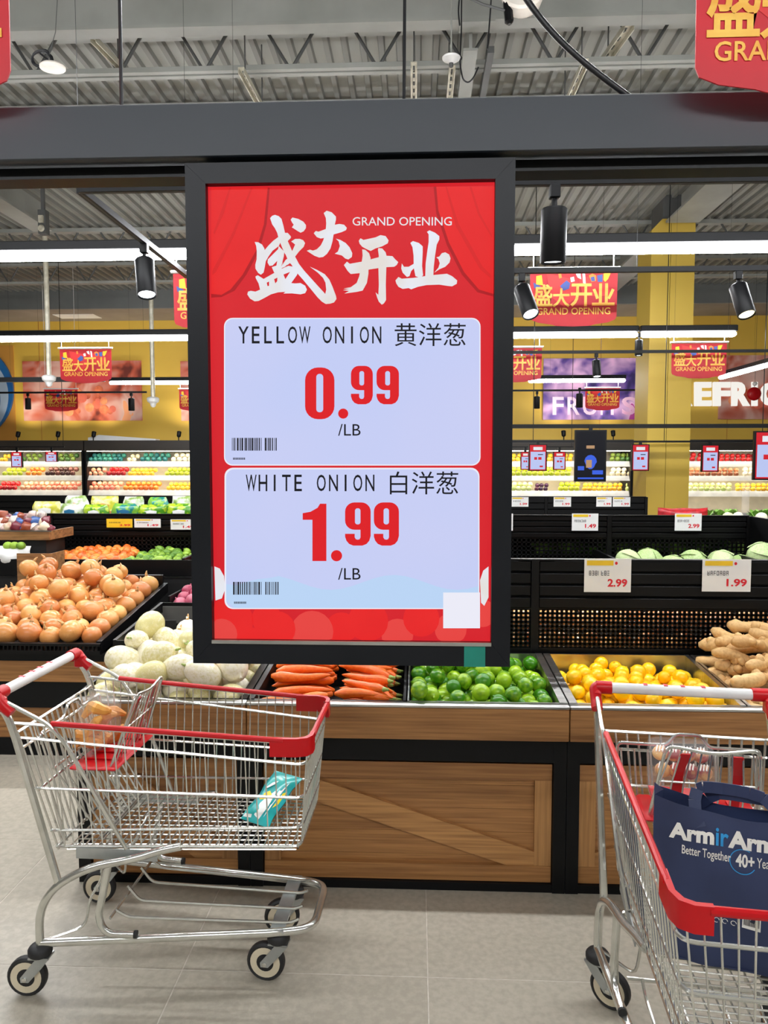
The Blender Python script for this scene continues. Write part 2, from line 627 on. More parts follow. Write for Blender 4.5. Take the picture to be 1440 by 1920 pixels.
Y1 = 5.4
led_row('linear_light', 'nearest long bright LED ceiling light behind the display screen', 0, 0, 466, z=at(720, 466, Y1).z, Y=Y1, x0=-5.6, x1=6.0)
Y2 = 9.0
led_row('linear_light', 'second long LED ceiling light ending left of the yellow column', 0, 0, 628, z=at(720, 627, Y2).z, Y=Y2, x0=-7.6, x1=at(1198, 627, Y2).x - .01)
led_row('linear_light', 'short LED ceiling light with a round end crossing the yellow column', 0, 0, 628, z=at(720, 627, Y2).z, Y=Y2, x0=at(1198, 627, Y2).x + .01, x1=at(1381, 627, Y2).x)
Y3 = 13.9
led_row('linear_light', 'far LED ceiling light in front of the peach coloured poster', 0, 0, 713, z=at(720, 713, Y3).z, Y=Y3, x0=at(205, 713, Y3).x, x1=at(420, 713, Y3).x)
led_row('linear_light', 'far LED ceiling light in front of the purple poster', 0, 0, 713, z=at(720, 713, Y3).z, Y=Y3, x0=at(990, 713, Y3).x, x1=at(1173, 713, Y3).x)
led_row('linear_light', 'LED ceiling light right above the front produce island', 0, 0, 0, z=3.66, Y=3.1, x0=-4.8, x1=5.2, hang=9)
led_row('linear_light', 'LED ceiling light above the aisle behind the viewer', 0, 0, 0, z=3.4, Y=-1.0, x0=-4.5, x1=4.8)  # out-of-view row, added to light the faces turned towards the viewer
# the slanting one on the right runs away from the viewer
a, b = atz(1350, 706, ZL), atz(1460, 676, ZL)
g = thing('linear_light', 'slanting LED ceiling light at the right in front of the letters', 'ceiling light', tuple(a))
d = b - a
Mx = Matrix.Translation(a) @ Matrix.Rotation(math.atan2(d.y, d.x), 4, 'Z')
MB().bbox(0, d.length, -.045, .045, .005, .075, .006, Mx).build('housing', M['black'], g)
MB().bbox(.01, d.length - .01, -.04, .04, -.055, .005, .018, Mx).build('diffuser', M['led'], g)
for t in (.3, 1.3):
    q = Mx @ Vector((t, 0, .07))
    MB().tube([q, (q.x, q.y, DECK)], .0012, 5).build('suspension_wire', M['cable'], g)


def track(name, label, pts, w_=.035, hang=()):
    g = thing('light_track', label, 'light track', tuple(pts[0]))
    for i in range(len(pts) - 1):
        a, b = Vector(pts[i]), Vector(pts[i + 1])
        d = b - a
        Mx = Matrix.Translation(a) @ Matrix.Rotation(math.atan2(d.y, d.x), 4, 'Z')
        MB().box(0, d.length, -w_ / 2, w_ / 2, 0, .032, Mx).build('rail', M['black'], g, smooth=False)
        MB().box(0, d.length, -.006, .006, -.001, 0, Mx).build('contact_slot', M['steeldk'], g, smooth=False)
    for q in hang:
        MB().tube([(q[0], q[1], q[2] + .03), (q[0], q[1], DECK)], .0012, 5).build('suspension_wire', M['cable'], g)
    return g


def spot(label, p, aim, s=1.0, face='spotface', watts=0.0, warm=False):
    """track head: adapter, arm, cylinder and lens, pointing along aim"""
    p = Vector(p)
    g = thing('track_spotlight', label, 'spotlight', tuple(p))
    MB().bbox(p.x - .02 * s, p.x + .02 * s, p.y - .02 * s, p.y + .02 * s, p.z - .05 * s, p.z, .004).build('adapter', M['black'], g)
    piv = p - Vector((0, 0, .085 * s))
    MB().tube([p - Vector((0, 0, .04 * s)), piv], .011 * s, 8).build('arm', M['black'], g)
    d = Vector(aim).normalized()
    Mx = Matrix.Translation(piv) @ d.to_track_quat('Z', 'Y').to_matrix().to_4x4()
    c = MB().lathe([(.044 * s, 0), (.05 * s, .006 * s), (.05 * s, .2 * s), (.047 * s, .205 * s), (.042 * s, .2 * s), (.04 * s, .19 * s)], 24, Mx, cap=False)
    c.add([Mx @ Vector((.044 * s * math.cos(2 * math.pi * j / 24), .044 * s * math.sin(2 * math.pi * j / 24), 0)) for j in range(24)], [tuple(range(24))])
    c.build('cylinder_body', M['black'], g)
    MB().add([Mx @ Vector((.041 * s * math.cos(2 * math.pi * j / 24), .041 * s * math.sin(2 * math.pi * j / 24), .196 * s)) for j in range(24)], [tuple(range(24))]).build('lens', M['spotwarm' if warm else face], g)
    if watts:
        ld = bpy.data.lights.new('spot_lamp', 'SPOT')
        ld.energy = watts
        ld.spot_size = rad(62)
        ld.spot_blend = .7
        ld.shadow_soft_size = .04
        ld.color = (1, .95, .86)
        lo = bpy.data.objects.new('spot_lamp', ld)
        col.objects.link(lo)
        lo.parent = g
        q = piv + d * .215 * s
        lo.location = q - p
        lo.rotation_euler = d.to_track_quat('-Z', 'Y').to_euler()
    return g


ZT = 2.93
a = atz(150, 362, ZT)
b = atz(352, 522, ZT)
c = a + Vector((8.0, 0, 0))
track('light_track', 'black light track with an L-shaped corner left of the display screen', [c, a, b], hang=[a, b, (a.x + 6, a.y, ZT)])
q = atz(258, 448, ZT)
spot('black cylinder spotlight on the slanting track left of the display screen', (a.x + (b.x - a.x) * .5, a.y + (b.y - a.y) * .5, ZT), (.16, -.3, -1), 1.12, watts=SPOT)
q = at(1040, 355, a.y)
spot('large black cylinder spotlight hanging nearest, right of the display screen', (q.x, a.y, ZT), (0, .1, -1), 1.2, watts=SPOT)
a2 = atz(960, 513, 2.88)
b2 = Vector((a2.x + 4, a2.y, 2.88))
track('light_track', 'black light track crossing in front of the large red banner', [a2 - Vector((.25, 0, 0)), b2], hang=[(a2.x + .8, a2.y, 2.88), (a2.x + 2.6, a2.y, 2.88)])
q = at(978, 520, a2.y)
spot('black spotlight beside the left edge of the large red banner', (q.x, a2.y, 2.88), (.25, -.55, -1), 1.1, watts=SPOT)
q = at(1384, 516, a2.y)
spot('black spotlight with a warm lens right of the yellow column', (q.x, a2.y, 2.88), (.12, -.45, -1), 1.1, watts=SPOT, warm=True)
a3 = atz(720, 665, 2.9)
track('light_track', 'thin black light track crossing the middle of the yellow column', [(at(950, 665, a3.y).x, a3.y, 2.9), (a3.x + 5.4, a3.y, 2.9)], hang=[(at(1127, 660, a3.y).x, a3.y, 2.9), (at(1364, 660, a3.y).x, a3.y, 2.9)])
q = at(1198, 640, Y2)
spot('black spotlight under the joint of the LED light on the yellow column', (q.x, Y2, at(720, 627, Y2).z - .01), (0, 0, -1), .9)
q = at(1118, 668, a3.y)
spot('black spotlight over the upper part of the purple poster', (q.x, a3.y, 2.9), (.02, -.2, -1), .95, watts=SPOT)
a4 = atz(720, 735, 2.92)
track('light_track', 'faint thin light track in front of the purple poster', [(at(955, 733, a4.y).x, a4.y, 2.92), (at(1212, 733, a4.y).x, a4.y, 2.92)], .03, hang=[(at(1126, 733, a4.y).x, a4.y, 2.92)])
q = at(1087, 722, a4.y)
spot('small black spotlight beside the small red banner at the purple poster', (q.x, a4.y, 2.98), (0, 0, -1), 1.2)
q = at(1007, 736, a4.y)
spot('small black spotlight left of the purple poster', (q.x, a4.y, 2.92), (0, 0, -1), 1.05, watts=SPOT)
track('light_track', 'faint thin light track in front of the peach coloured poster', [(at(-60, 736, a4.y).x, a4.y, 2.92), (at(275, 736, a4.y).x, a4.y, 2.92)], .03, hang=[(at(75, 736, a4.y).x, a4.y, 2.92)])
q = at(52, 737, a4.y)
spot('small black spotlight at the left edge of the peach coloured poster', (q.x, a4.y, 2.92), (0, 0, -1), 1.0, watts=SPOT)
q = at(246, 734, a4.y)
spot('small black spotlight at the right edge of the peach coloured poster', (q.x, a4.y, 2.92), (0, 0, -1), 1.1, watts=SPOT)
# dark cable tray at the far left
a5 = at(0, 712, 11.5)
g = thing('cable_tray', 'long black tray hanging in front of the blue round sign', 'cable tray', (a5.x, 11.5, a5.z))
bx('tray', M['black'], g, at(-80, 712, 11.5).x, at(195, 712, 11.5).x, 11.47, 11.55, a5.z - .035, a5.z + .035)
for px in (20, 150):
    x = at(px, 712, 11.5).x
    MB().tube([(x, 11.5, a5.z), (x, 11.5, DECK)], .0012, 5).build('suspension_wire', M['cable'], g)

# ================================================================== beam and the display screen
YS = 1.86
g = thing('display_beam', 'broad charcoal steel beam carrying the display screen', 'beam', (0, YS, 2.42))
zt, zb = at(720, 185, YS).z, at(720, 288, YS).z
bb = MB().bbox(-3.4, 3.6, YS, YS + .055, zb, zt, .003).build('front_channel', M['beam'], g)
bx('lower_rail', M['black'], g, -3.4, 3.6, YS + .056, YS + .12, at(720, 325, YS + .056).z, zb + .05)
for px in (218, 757):
    x = at(px, 150, YS).x
    MB().tube([(x, YS + .03, zt - .01), (x + .004, YS + .03, 3.2), (x - .004, YS + .03, 4.2), (x, YS + .03, DECK)], .0045, 6).build('hanging_cable', M['cable'], g)
pts = [at(1196, 184, YS + .03) + Vector((0, 0, -.012)), at(1150, 160, YS + .03), at(1095, 118, YS + .03), at(1045, 72, YS + .03), at(1005, 25, YS + .03), at(975, -20, YS + .03), at(940, -90, YS + .03), at(900, -250, YS + .03)]
q = pts[-1]
pts += [Vector((q.x - .05, q.y, 4.0)), Vector((q.x - .07, q.y, DECK))]
pw = MB().tube(fillet(pts, .15, 4), .0075, 10).build('power_cable', M['cable'], g)
pts = [(-3.3, YS + .03, zt), (-3.3, YS + .03, DECK)]
for x in (-3.3, 3.5):
    MB().tube([(x, YS + .03, zt - .01), (x, YS + .03, DECK)], .006, 6).build('hanging_rod', M['cable'], g)

SX0 = (at(360, 320, YS).x + at(371, 1230, YS).x) / 2
SX1 = (at(962, 315, YS).x + at(951, 1235, YS).x) / 2
SZ1, SZ0 = at(661, 316, YS).z, at(661, 1237, YS).z
IX0 = (at(398, 360, YS).x + at(406, 1190, YS).x) / 2
IX1 = (at(926, 352, YS).x + at(916, 1200, YS).x) / 2
IZ1, IZ0 = at(661, 354, YS).z, at(661, 1195, YS).z
ds = thing('display_screen', 'tall black-framed display screen with red onion price poster hanging from the beam', 'display', ((SX0 + SX1) / 2, YS - .01, SZ0))
YF = YS - .05
fr = [('frame_bar', [(SX0, SZ1), (SX1, SZ1), (IX1, IZ1), (IX0, IZ1)]), ('frame_bar', [(SX0, SZ0), (IX0, IZ0), (IX1, IZ0), (SX1, SZ0)]),
      ('frame_bar', [(SX0, SZ0), (SX0, SZ1), (IX0, IZ1), (IX0, IZ0)]), ('frame_bar', [(SX1, SZ0), (IX1, IZ0), (IX1, IZ1), (SX1, SZ1)])]
for n, q in fr:
    cx, cz = sum(a[0] for a in q) / 4, sum(a[1] for a in q) / 4
    MB().prism([(cx + (a[0] - cx) * .9995, YF, cz + (a[1] - cz) * .9995) for a in q], (0, .07, 0)).build(n, M['frame'], ds, smooth=False)
MB().box(SX0 + .006, SX1 - .006, YF + .07, YF + .085, SZ0 + .006, SZ1 - .006).build('back_cover', M['black'], ds, smooth=False)
x0, x1 = at(362, 310, YS).x + .02, at(964, 310, YS).x - .02
MB().box(x0, x1, YS + .036, YS + .054, SZ1 - .04, zb + .03).build('hanging_bracket', M['black'], ds, smooth=False)
M['s_red'] = glow('screen red', (216, 28, 40), SCR, c2=(222, 38, 46), scale=2)
M['s_cur'] = glow('screen curtain red', (240, 40, 40), SCR, c2=(232, 34, 36), scale=6)
M['s_curd'] = glow('screen shade red', (178, 22, 30), SCR)
M['s_fold'] = glow('screen fold red', (220, 32, 34), SCR)
M['s_card'] = glow('screen card lilac', (199, 209, 250), SCR, c2=(206, 211, 249), scale=2)
M['s_edge'] = glow('screen card edge', (240, 240, 252), SCR)
M['s_blue'] = glow('screen pale blue', (190, 217, 250), SCR)
M['s_white'] = glow('screen white', (236, 240, 252), SCR, c2=(232, 226, 220), scale=9)
M['s_ink'] = glow('screen black', (16, 16, 22), SCR)
M['s_num'] = glow('screen price red', (226, 26, 34), SCR)
M['s_bub'] = glow('screen bubble red', (236, 70, 66), SCR)
YP = YF + .022
scr = MB().box(IX0 - .002, IX1 + .002, YP, YP + .03, IZ0 - .002, IZ1 + .002).build('screen', M['s_red'], ds, smooth=False)


def S(px, py, k=0):
    """a pixel of the photograph, on the k-th printed layer of the lit poster"""
    return at(px, py, YP - .0006 * (k + 1))


def clipx(pts):
    return [Vector((min(max(p.x, IX0), IX1), p.y, min(max(p.z, IZ0), IZ1))) for p in pts]


def spoly(name, m, polys, k, parent=scr, holes=()):
    mb = MB()
    for q in polys:
        mb.poly(clipx([S(a, b, k) for a, b in q]), [[S(a, b, k) for a, b in h] for h in holes])
    return mb.build(name, M[m], parent, smooth=False)


def rrect(x0, y0, x1, y1, r, n=6):
    out = []
    for cx, cy, a0 in ((x1 - r, y0 + r, -90), (x1 - r, y1 - r, 0), (x0 + r, y1 - r, 90), (x0 + r, y0 + r, 180)):
        for i in range(n + 1):
            a = rad(a0 + 90 * i / n)
            out.append((cx + r * math.cos(a), cy + r * math.sin(a)))
    return out


def disc(cx, cy, r, n=20, ry=None):
    return [(cx + r * math.cos(2 * math.pi * i / n), cy + (ry or r) * math.sin(2 * math.pi * i / n)) for i in range(n)]


# curtains
for q in ([[(396, 352), (506, 352), (500, 420), (486, 470), (462, 515), (440, 545), (415, 557), (396, 558)],
                                   [(928, 350), (813, 350), (818, 400), (838, 460), (866, 515), (895, 548), (928, 556)]]):
    spoly('curtain_shadow', 's_curd', [q], 0)
for q in ([[(396, 352), (502, 352), (495, 420), (480, 470), (455, 515), (432, 543), (415, 553), (396, 551)],
                           [(928, 350), (818, 350), (822, 395), (842, 455), (870, 510), (898, 543), (928, 551)]]):
    spoly('curtain', 's_cur', [q], 1)
for q in ([(470, 352), (474, 352), (440, 440), (405, 510), (398, 516), (398, 508), (436, 436)], [(430, 352), (433, 352), (420, 400), (402, 440), (400, 436)],
          [(835, 350), (838, 350), (860, 420), (905, 500), (920, 515), (920, 522), (900, 505), (855, 425)], [(880, 350), (884, 350), (900, 400), (922, 440), (922, 446), (896, 402)]):
    spoly('curtain_fold', 's_fold', [q], 2)
# round blobs along the foot of the poster
for cx, cy, r in ((430, 1165, 45), (520, 1180, 34), (500, 1160, 28), (585, 1185, 40), (640, 1178, 30), (690, 1165, 38), (745, 1190, 30), (790, 1160, 34), (845, 1180, 30), (905, 1150, 26), (415, 1190, 30), (560, 1200, 26), (470, 1200, 24)):
    spoly('blob', 's_bub' if (cx // 5) % 2 else 's_cur', [disc(cx, cy, r)], 0 + .1 * ((cx // 7) % 5))
spoly('cloud', 's_white', [[(402, 1062), (412, 1066), (420, 1080), (422, 1105), (416, 1122), (404, 1126)]], 1)
spoly('cloud', 's_white', [[(916, 1062), (906, 1070), (900, 1088), (902, 1130), (908, 1136), (916, 1120)]], 1)
# price cards
spoly('price_card', 's_edge', [rrect(420, 596, 901, 873, 16)], 1)
spoly('price_card_face', 's_card', [rrect(422, 598, 899, 871, 15)], 2)
spoly('price_card', 's_edge', [rrect(421, 877, 899, 1142, 16)], 1)
spoly('price_card_face', 's_card', [rrect(424, 880, 897, 1140, 15)], 2)
wav = [(424, 1095)] + [(424 + t * 473 / 24, 1098 - 14 * math.sin((t / 24) * 4 * math.pi - .5) - (6 if t > 4 else 0)) for t in range(25)]
spoly('card_wave', 's_blue', [wav + [(897, 1126), (882, 1140), (439, 1140), (424, 1126)]], 3)


def stext(name, m, s, x0, y0, x1, y1, k=4, bold=0.0, mono=False):
    mb = MB()
    if mono:
        wc = (x1 - x0) / len(s)
        for i, ch in enumerate(s):
            f = {'I': .16, 'W': .92, 'L': .62, 'E': .64, 'Y': .86}.get(ch, .74) * wc
            c = x0 + wc * (i + .5)
            a = S(c - f / 2, y1, k)
            text(mb, ch, a, S(c + f / 2, y1, k) - a, S(c - f / 2, y0, k) - a, bold)
    else:
        a = S(x0, y1, k)
        text(mb, s, a, S(x1, y1, k) - a, S(x0, y0, k) - a, bold)
    return mb.build(name, M[m], scr, smooth=False)


stext('heading_lettering', 's_white', 'GRAND OPENING', 661, 407, 847, 423, bold=.004)
stext('product_name', 's_ink', 'YELLOW', 445, 612, 583, 644, mono=True, bold=.006)
stext('product_name', 's_ink', 'ONION', 602, 612, 718, 644, mono=True, bold=.006)
stext('product_name', 's_ink', '黄洋葱', 740, 606, 873, 649)
stext('product_name', 's_ink', 'WHITE', 460, 890, 570, 921, mono=True, bold=.006)
stext('product_name', 's_ink', 'ONION', 591, 890, 705, 921, mono=True, bold=.006)
stext('product_name', 's_ink', '白洋葱', 731, 884, 859, 927)
stext('unit_lettering', 's_ink', '/LB', 634, 795, 676, 817)
stext('unit_lettering', 's_ink', '/LB', 634, 1065, 676, 1087)


def digit9(x0, y0, x1, y1):
    kx, ky = (x1 - x0) / 93, (y1 - y0) / 161
    f = lambda pts: [(x0 + (a - 715) * kx, y0 + (b - 240) * ky) for a, b in pts]
    ring = f(rrect(715, 240, 808, 342, 34))
    hole = f(rrect(751, 262, 771, 322, 9))
    low = f([(715, 357), (750, 357), (750, 370), (754, 377), (761, 379), (768, 377), (771, 370), (771, 300), (808, 300), (808, 365), (803, 383), (793, 395), (778, 401), (745, 401), (730, 395), (720, 383), (715, 368)])
    mb = MB()
    mb.poly([S(a, b, 4) for a, b in ring], [[S(a, b, 4) for a, b in hole]])
    mb.poly([S(a, b, 4.2) for a, b in low])
    return mb.build('price_digit', M['s_num'], scr, smooth=False)


MB().poly([S(a, b, 4) for a, b in rrect(572, 689, 627, 786, 24)], [[S(a, b, 4) for a, b in rrect(593, 701, 606, 773, 6)]]).build('price_digit', M['s_num'], scr, smooth=False)
spoly('price_point', 's_num', [disc(643.5, 775.5, 9.5)], 4)
digit9(658, 686, 699, 758)
digit9(706, 686, 748, 758)
spoly('price_digit', 's_num', [[(340 + a * .4444, 860 + b * .4444) for a, b in [(512, 230), (545, 224), (575, 207), (585, 190), (612, 190), (612, 432), (553, 432), (553, 258), (512, 258)]]], 4)
spoly('price_point', 's_num', [disc(631, 1042, 10.5)], 4)
digit9(647, 942, 695, 1023)
digit9(701, 942, 748, 1023)
for bx0, by0 in ((435, 821), (437, 1091)):
    mb = MB()
    x = bx0
    rr = random.Random(bx0)
    while x < bx0 + 85:
        wd = rr.choice((1, 1, 2, 2, 3))
        if not (bx0 + 55 < x < bx0 + 60):
            mb.poly([S(a, b, 4) for a, b in ((x, by0), (x + wd, by0), (x + wd, by0 + 24), (x, by0 + 24))])
        x += wd + rr.choice((1, 1.4, 2))
    for i in range(9):
        mb.poly([S(a, b, 4) for a, b in ((bx0 + 2 + i * 2.6, by0 + 37), (bx0 + 3.6 + i * 2.6, by0 + 37), (bx0 + 3.6 + i * 2.6, by0 + 41), (bx0 + 2 + i * 2.6, by0 + 41))])
    mb.build('barcode', M['s_ink'], scr, smooth=False)
# blank white label where a code was
spoly('white_label', 's_edge', [[(831, 1111), (900, 1111), (900, 1178), (831, 1178)]], 4)

# brush characters
zA = lambda pts: [(460 + a * .14583, 390 + b * .14583) for a, b in pts]
zB = lambda pts: [(640 + a * .15972, 390 + b * .15972) for a, b in pts]
SHENG = [
    [(120, 437), (165, 440), (215, 470), (245, 520), (252, 560), (262, 690), (250, 760), (235, 830), (200, 858), (165, 835), (130, 780), (128, 730), (145, 660), (147, 560), (140, 490)],
    [(245, 545), (300, 480), (360, 420), (425, 372), (470, 400), (430, 490), (350, 550), (300, 620), (260, 690)],
    [(318, 130), (345, 100), (380, 88), (430, 105), (465, 140), (490, 230), (510, 320), (545, 320), (585, 365), (585, 385), (545, 425), (570, 480), (598, 545), (640, 625), (690, 720), (760, 810), (850, 910), (940, 1010), (1028, 1105), (1040, 1050), (1030, 960), (1000, 900), (930, 830), (830, 755), (920, 795), (1020, 850), (1080, 920), (1120, 1010), (1165, 1130), (1172, 1170), (1140, 1215), (1090, 1230), (1035, 1235), (985, 1205), (930, 1150), (840, 1040), (740, 920), (660, 830), (600, 760), (540, 650), (500, 570), (470, 500), (430, 400), (410, 320), (380, 260), (345, 210)],
    [(583, 150), (605, 122), (680, 140), (745, 175), (780, 220), (778, 260), (750, 300), (710, 318), (670, 295), (620, 262), (598, 250), (622, 215), (600, 185)],
    [(590, 430), (640, 398), (700, 397), (745, 415), (768, 450), (750, 500), (690, 560), (640, 625), (560, 720), (500, 760), (460, 775), (480, 700), (540, 650), (600, 560), (640, 470)],
    [(290, 660), (350, 600), (420, 530), (430, 490), (500, 560), (495, 620), (465, 740), (470, 790), (440, 840), (370, 830), (340, 760), (400, 740), (410, 680), (350, 740), (310, 745), (285, 700)],
    [(130, 880), (160, 865), (235, 912), (380, 830), (470, 780), (560, 740), (615, 760), (680, 800), (665, 860), (590, 965), (640, 970), (710, 965), (770, 1000), (792, 1050), (770, 1095), (710, 1110), (600, 1098), (490, 1100), (515, 1078), (420, 1085), (330, 1110), (240, 1160), (170, 1195), (120, 1200), (60, 1165), (25, 1110), (35, 1075), (70, 1065), (130, 1075), (190, 1050), (170, 970), (135, 905)],
]
DA = [[(1008, 65), (1045, 35), (1110, 55), (1165, 110), (1165, 150), (1150, 215), (1210, 205), (1270, 215), (1305, 255), (1295, 285), (1240, 310), (1135, 340), (1120, 430), (1095, 520), (1050, 590), (1000, 630), (950, 637), (890, 615), (850, 590), (790, 550), (830, 535), (870, 548), (920, 530), (970, 480), (1000, 420), (1012, 385), (970, 393), (920, 375), (880, 325), (905, 295), (940, 305), (1035, 270), (1040, 200), (1035, 130)],
      [(1165, 395), (1220, 410), (1290, 450), (1340, 505), (1375, 580), (1370, 630), (1325, 662), (1285, 650), (1240, 610), (1150, 588), (1190, 560), (1215, 490), (1200, 430)]]
KAI = [[(205, 385), (225, 355), (260, 375), (400, 345), (460, 318), (520, 330), (555, 380), (545, 415), (480, 450), (400, 475), (345, 505), (290, 480), (245, 455), (215, 420)],
       [(30, 670), (65, 630), (100, 655), (240, 630), (430, 580), (520, 560), (600, 565), (630, 600), (668, 635), (650, 670), (620, 690), (525, 695), (440, 705), (310, 725), (215, 765), (110, 775), (75, 740)],
       [(245, 485), (280, 490), (325, 530), (345, 590), (320, 650), (318, 770), (300, 880), (250, 970), (180, 985), (35, 1005), (90, 975), (20, 965), (95, 950), (25, 945), (110, 930), (180, 880), (210, 800), (225, 720), (240, 630), (250, 560)],
       [(435, 470), (480, 475), (520, 520), (530, 560), (528, 700), (522, 900), (525, 1080), (500, 1120), (475, 1135), (440, 1100), (420, 1050), (402, 990), (435, 1020), (440, 900), (435, 700), (440, 560), (430, 490)]]
YE = [[(810, 410), (840, 388), (910, 410), (955, 450), (955, 520), (948, 680), (960, 790), (930, 820), (870, 800), (850, 700), (848, 560), (835, 460)],
      [(1005, 280), (1035, 262), (1100, 290), (1150, 330), (1150, 370), (1120, 430), (1100, 560), (1085, 690), (1080, 790), (985, 800), (990, 650), (1010, 500), (1025, 400), (1025, 310)],
      [(710, 650), (735, 690), (790, 690), (850, 655), (860, 700), (820, 740), (800, 800), (770, 810), (720, 760), (703, 710)],
      [(1115, 580), (1150, 570), (1180, 530), (1220, 520), (1265, 545), (1282, 590), (1270, 640), (1220, 690), (1150, 720), (1090, 760), (1140, 700), (1155, 650), (1140, 600)],
      [(635, 850), (670, 810), (710, 830), (850, 820), (980, 800), (1100, 785), (1240, 772), (1300, 800), (1360, 850), (1355, 890), (1300, 920), (1250, 915), (1150, 900), (1000, 905), (900, 925), (820, 955), (790, 940), (720, 950), (670, 925), (645, 885)]]
for z, ch in ((zA, SHENG), (zA, DA), (zB, KAI), (zB, YE)):
    mb = MB()
    for i, q in enumerate(ch):
        mb.poly([S(a, b, 4 + .15 * i) for a, b in z(q)])
    mb.build('brush_character', M['s_white'], scr, smooth=False)
spoly('brush_gap', 's_red', [zA(q) for q in ([(275, 960), (305, 945), (305, 1000), (285, 1005)], [(370, 915), (412, 895), (410, 940), (385, 970)], [(490, 855), (575, 822), (515, 915)], [(515, 590), (535, 640), (475, 735), (485, 690)], [(520, 740), (580, 712), (610, 752), (560, 745)])], 6.5)
# clear lip at the foot of the screen, sticker on the frame
bx('lip', M['inox'], ds, IX0, IX1, YF - .006, YF, IZ0 - .006, IZ0 + .003)
p0, p1 = at(870, 1250, YF - .002), at(910, 1205, YF - .002)
M['teal'] = mat('teal sticker', (12, 128, 112), .5, scale=20, c2=(10, 120, 104))
bx('sticker', M['teal'], ds, p0.x, p1.x, YF - .003, YF - .001, p0.z, p1.z)

# ================================================================== produce: shapes
M['onion'] = mat('brown onion skin', (232, 170, 96), .26, c2=(204, 124, 66), scale=3, stretch=(26, 26, 3), detail=3, rnd=.5, bump=.03, bscale=20, coat=.25)
M['onionneck'] = mat('dry onion neck', (214, 176, 116), .6, c2=(180, 132, 78), scale=30)
M['redonion'] = mat('red onion skin', (168, 34, 78), .3, c2=(206, 110, 132), scale=4, stretch=(20, 20, 3), rnd=.4, coat=.25)
M['turnip'] = mat('white turnip skin', (240, 233, 210), .32, c2=(216, 206, 144), scale=5, rnd=.4, bump=.12, bscale=9, coat=.15)
M['stalk'] = mat('green stalk', (122, 152, 60), .5, c2=(168, 178, 100), scale=40)
M['carrot'] = mat('carrot skin', (250, 128, 40), .36, c2=(240, 104, 24), scale=16, rnd=.35, bump=.08, bscale=60)
M['lime'] = mat('lime peel', (62, 130, 18), .26, c2=(158, 198, 34), scale=1.6, detail=1.5, spread=(.25, .75), rnd=.9, bump=.05, bscale=130, coat=.2)
M['lemon'] = mat('lemon peel', (255, 208, 10), .32, c2=(254, 194, 6), scale=8, rnd=.6, bump=.05, bscale=120, coat=.15)
M['ginger'] = mat('ginger skin', (226, 186, 126), .55, c2=(204, 158, 100), scale=14, rnd=.4, bump=.12, bscale=50)
M['cabbage'] = mat('cabbage leaf', (196, 214, 156), .5, c2=(164, 192, 120), scale=9, rnd=.3, bump=.15, bscale=14)


def sphere_mb(prof, n=14, squash=(1, 1, 1)):
    mb = MB()
    mb.lathe(prof, n, Matrix.Diagonal((*squash, 1)))
    return mb


def egg(r, h0, h1, k=9, tip=.0, p=1.0):
    """profile of a rounded body from -h0 to h1 with radius r"""
    out = []
    for i in range(k + 1):
        a = -math.pi / 2 + math.pi * i / k
        rr = r * max(.06, math.cos(a)) ** p
        z = math.sin(a)
        out.append((rr, z * (h1 if z > 0 else h0)))
    if tip:
        out[-1] = (r * .1, h1)
        out.append((r * .12, h1 + tip))
    return out


def proto_mesh(mb, name, m):
    me = bpy.data.meshes.new(name)
    me.from_pydata(mb.v, [], mb.f)
    me.update()
    me.polygons.foreach_set('use_smooth', [True] * len(me.polygons))
    me.materials.append(M[m])
    return me


def put(name, me, loc, rot, s, label, cat, group, kids=()):
    o = bpy.data.objects.new(name, me)
    col.objects.link(o)
    o.location = loc
    o.rotation_euler = rot
    o.scale = (s, s, s) if not isinstance(s, (tuple, list)) else s
    tag(o, label, cat, group)
    for kn, km in kids:
        c = bpy.data.objects.new(kn, km)
        col.objects.link(c)
        c.parent = o
    return o


def pack(n, r, x0, x1, y0, y1, floor, seed=1, jr=.12, iters=170, layers=3):
    g = np.random.default_rng(seed)
    rr = r * (1 + jr * (g.random(n) * 2 - 1))
    p = np.stack([x0 + r + g.random(n) * (x1 - x0 - 2 * r), y0 + r + g.random(n) * (y1 - y0 - 2 * r), np.zeros(n)], 1)
    p[:, 2] = floor(p[:, 0], p[:, 1]) + r + g.random(n) * layers * 2 * r
    for it in range(iters):
        if it < iters - 25:
            p[:, 2] -= r * .14
        d = p[:, None, :] - p[None, :, :]
        L = np.sqrt((d ** 2).sum(-1)) + 1e-9
        ov = (rr[:, None] + rr[None, :]) - L
        np.fill_diagonal(ov, 0)
        ov = np.clip(ov, 0, None)
        p += (d / L[..., None] * ov[..., None] * .42).sum(1)
        p[:, 0] = np.clip(p[:, 0], x0 + rr, x1 - rr)
        p[:, 1] = np.clip(p[:, 1], y0 + rr, y1 - rr)
        p[:, 2] = np.maximum(p[:, 2], floor(p[:, 0], p[:, 1]) + rr * .97)
    return p, rr


def rrot():
    return (R.uniform(-3.1, 3.1), R.uniform(-3.1, 3.1), R.uniform(-3.1, 3.1))


# ================================================================== the front island
YA = 2.75
ZA = at(780, 1320, YA).z
XS0, XS1, XS2 = at(142, 1500, YA + .03).x, at(467, 1500, YA + .03).x, at(1063, 1500, YA + .03).x
WM = XS2 - XS1
TILT = .063
DB = .62


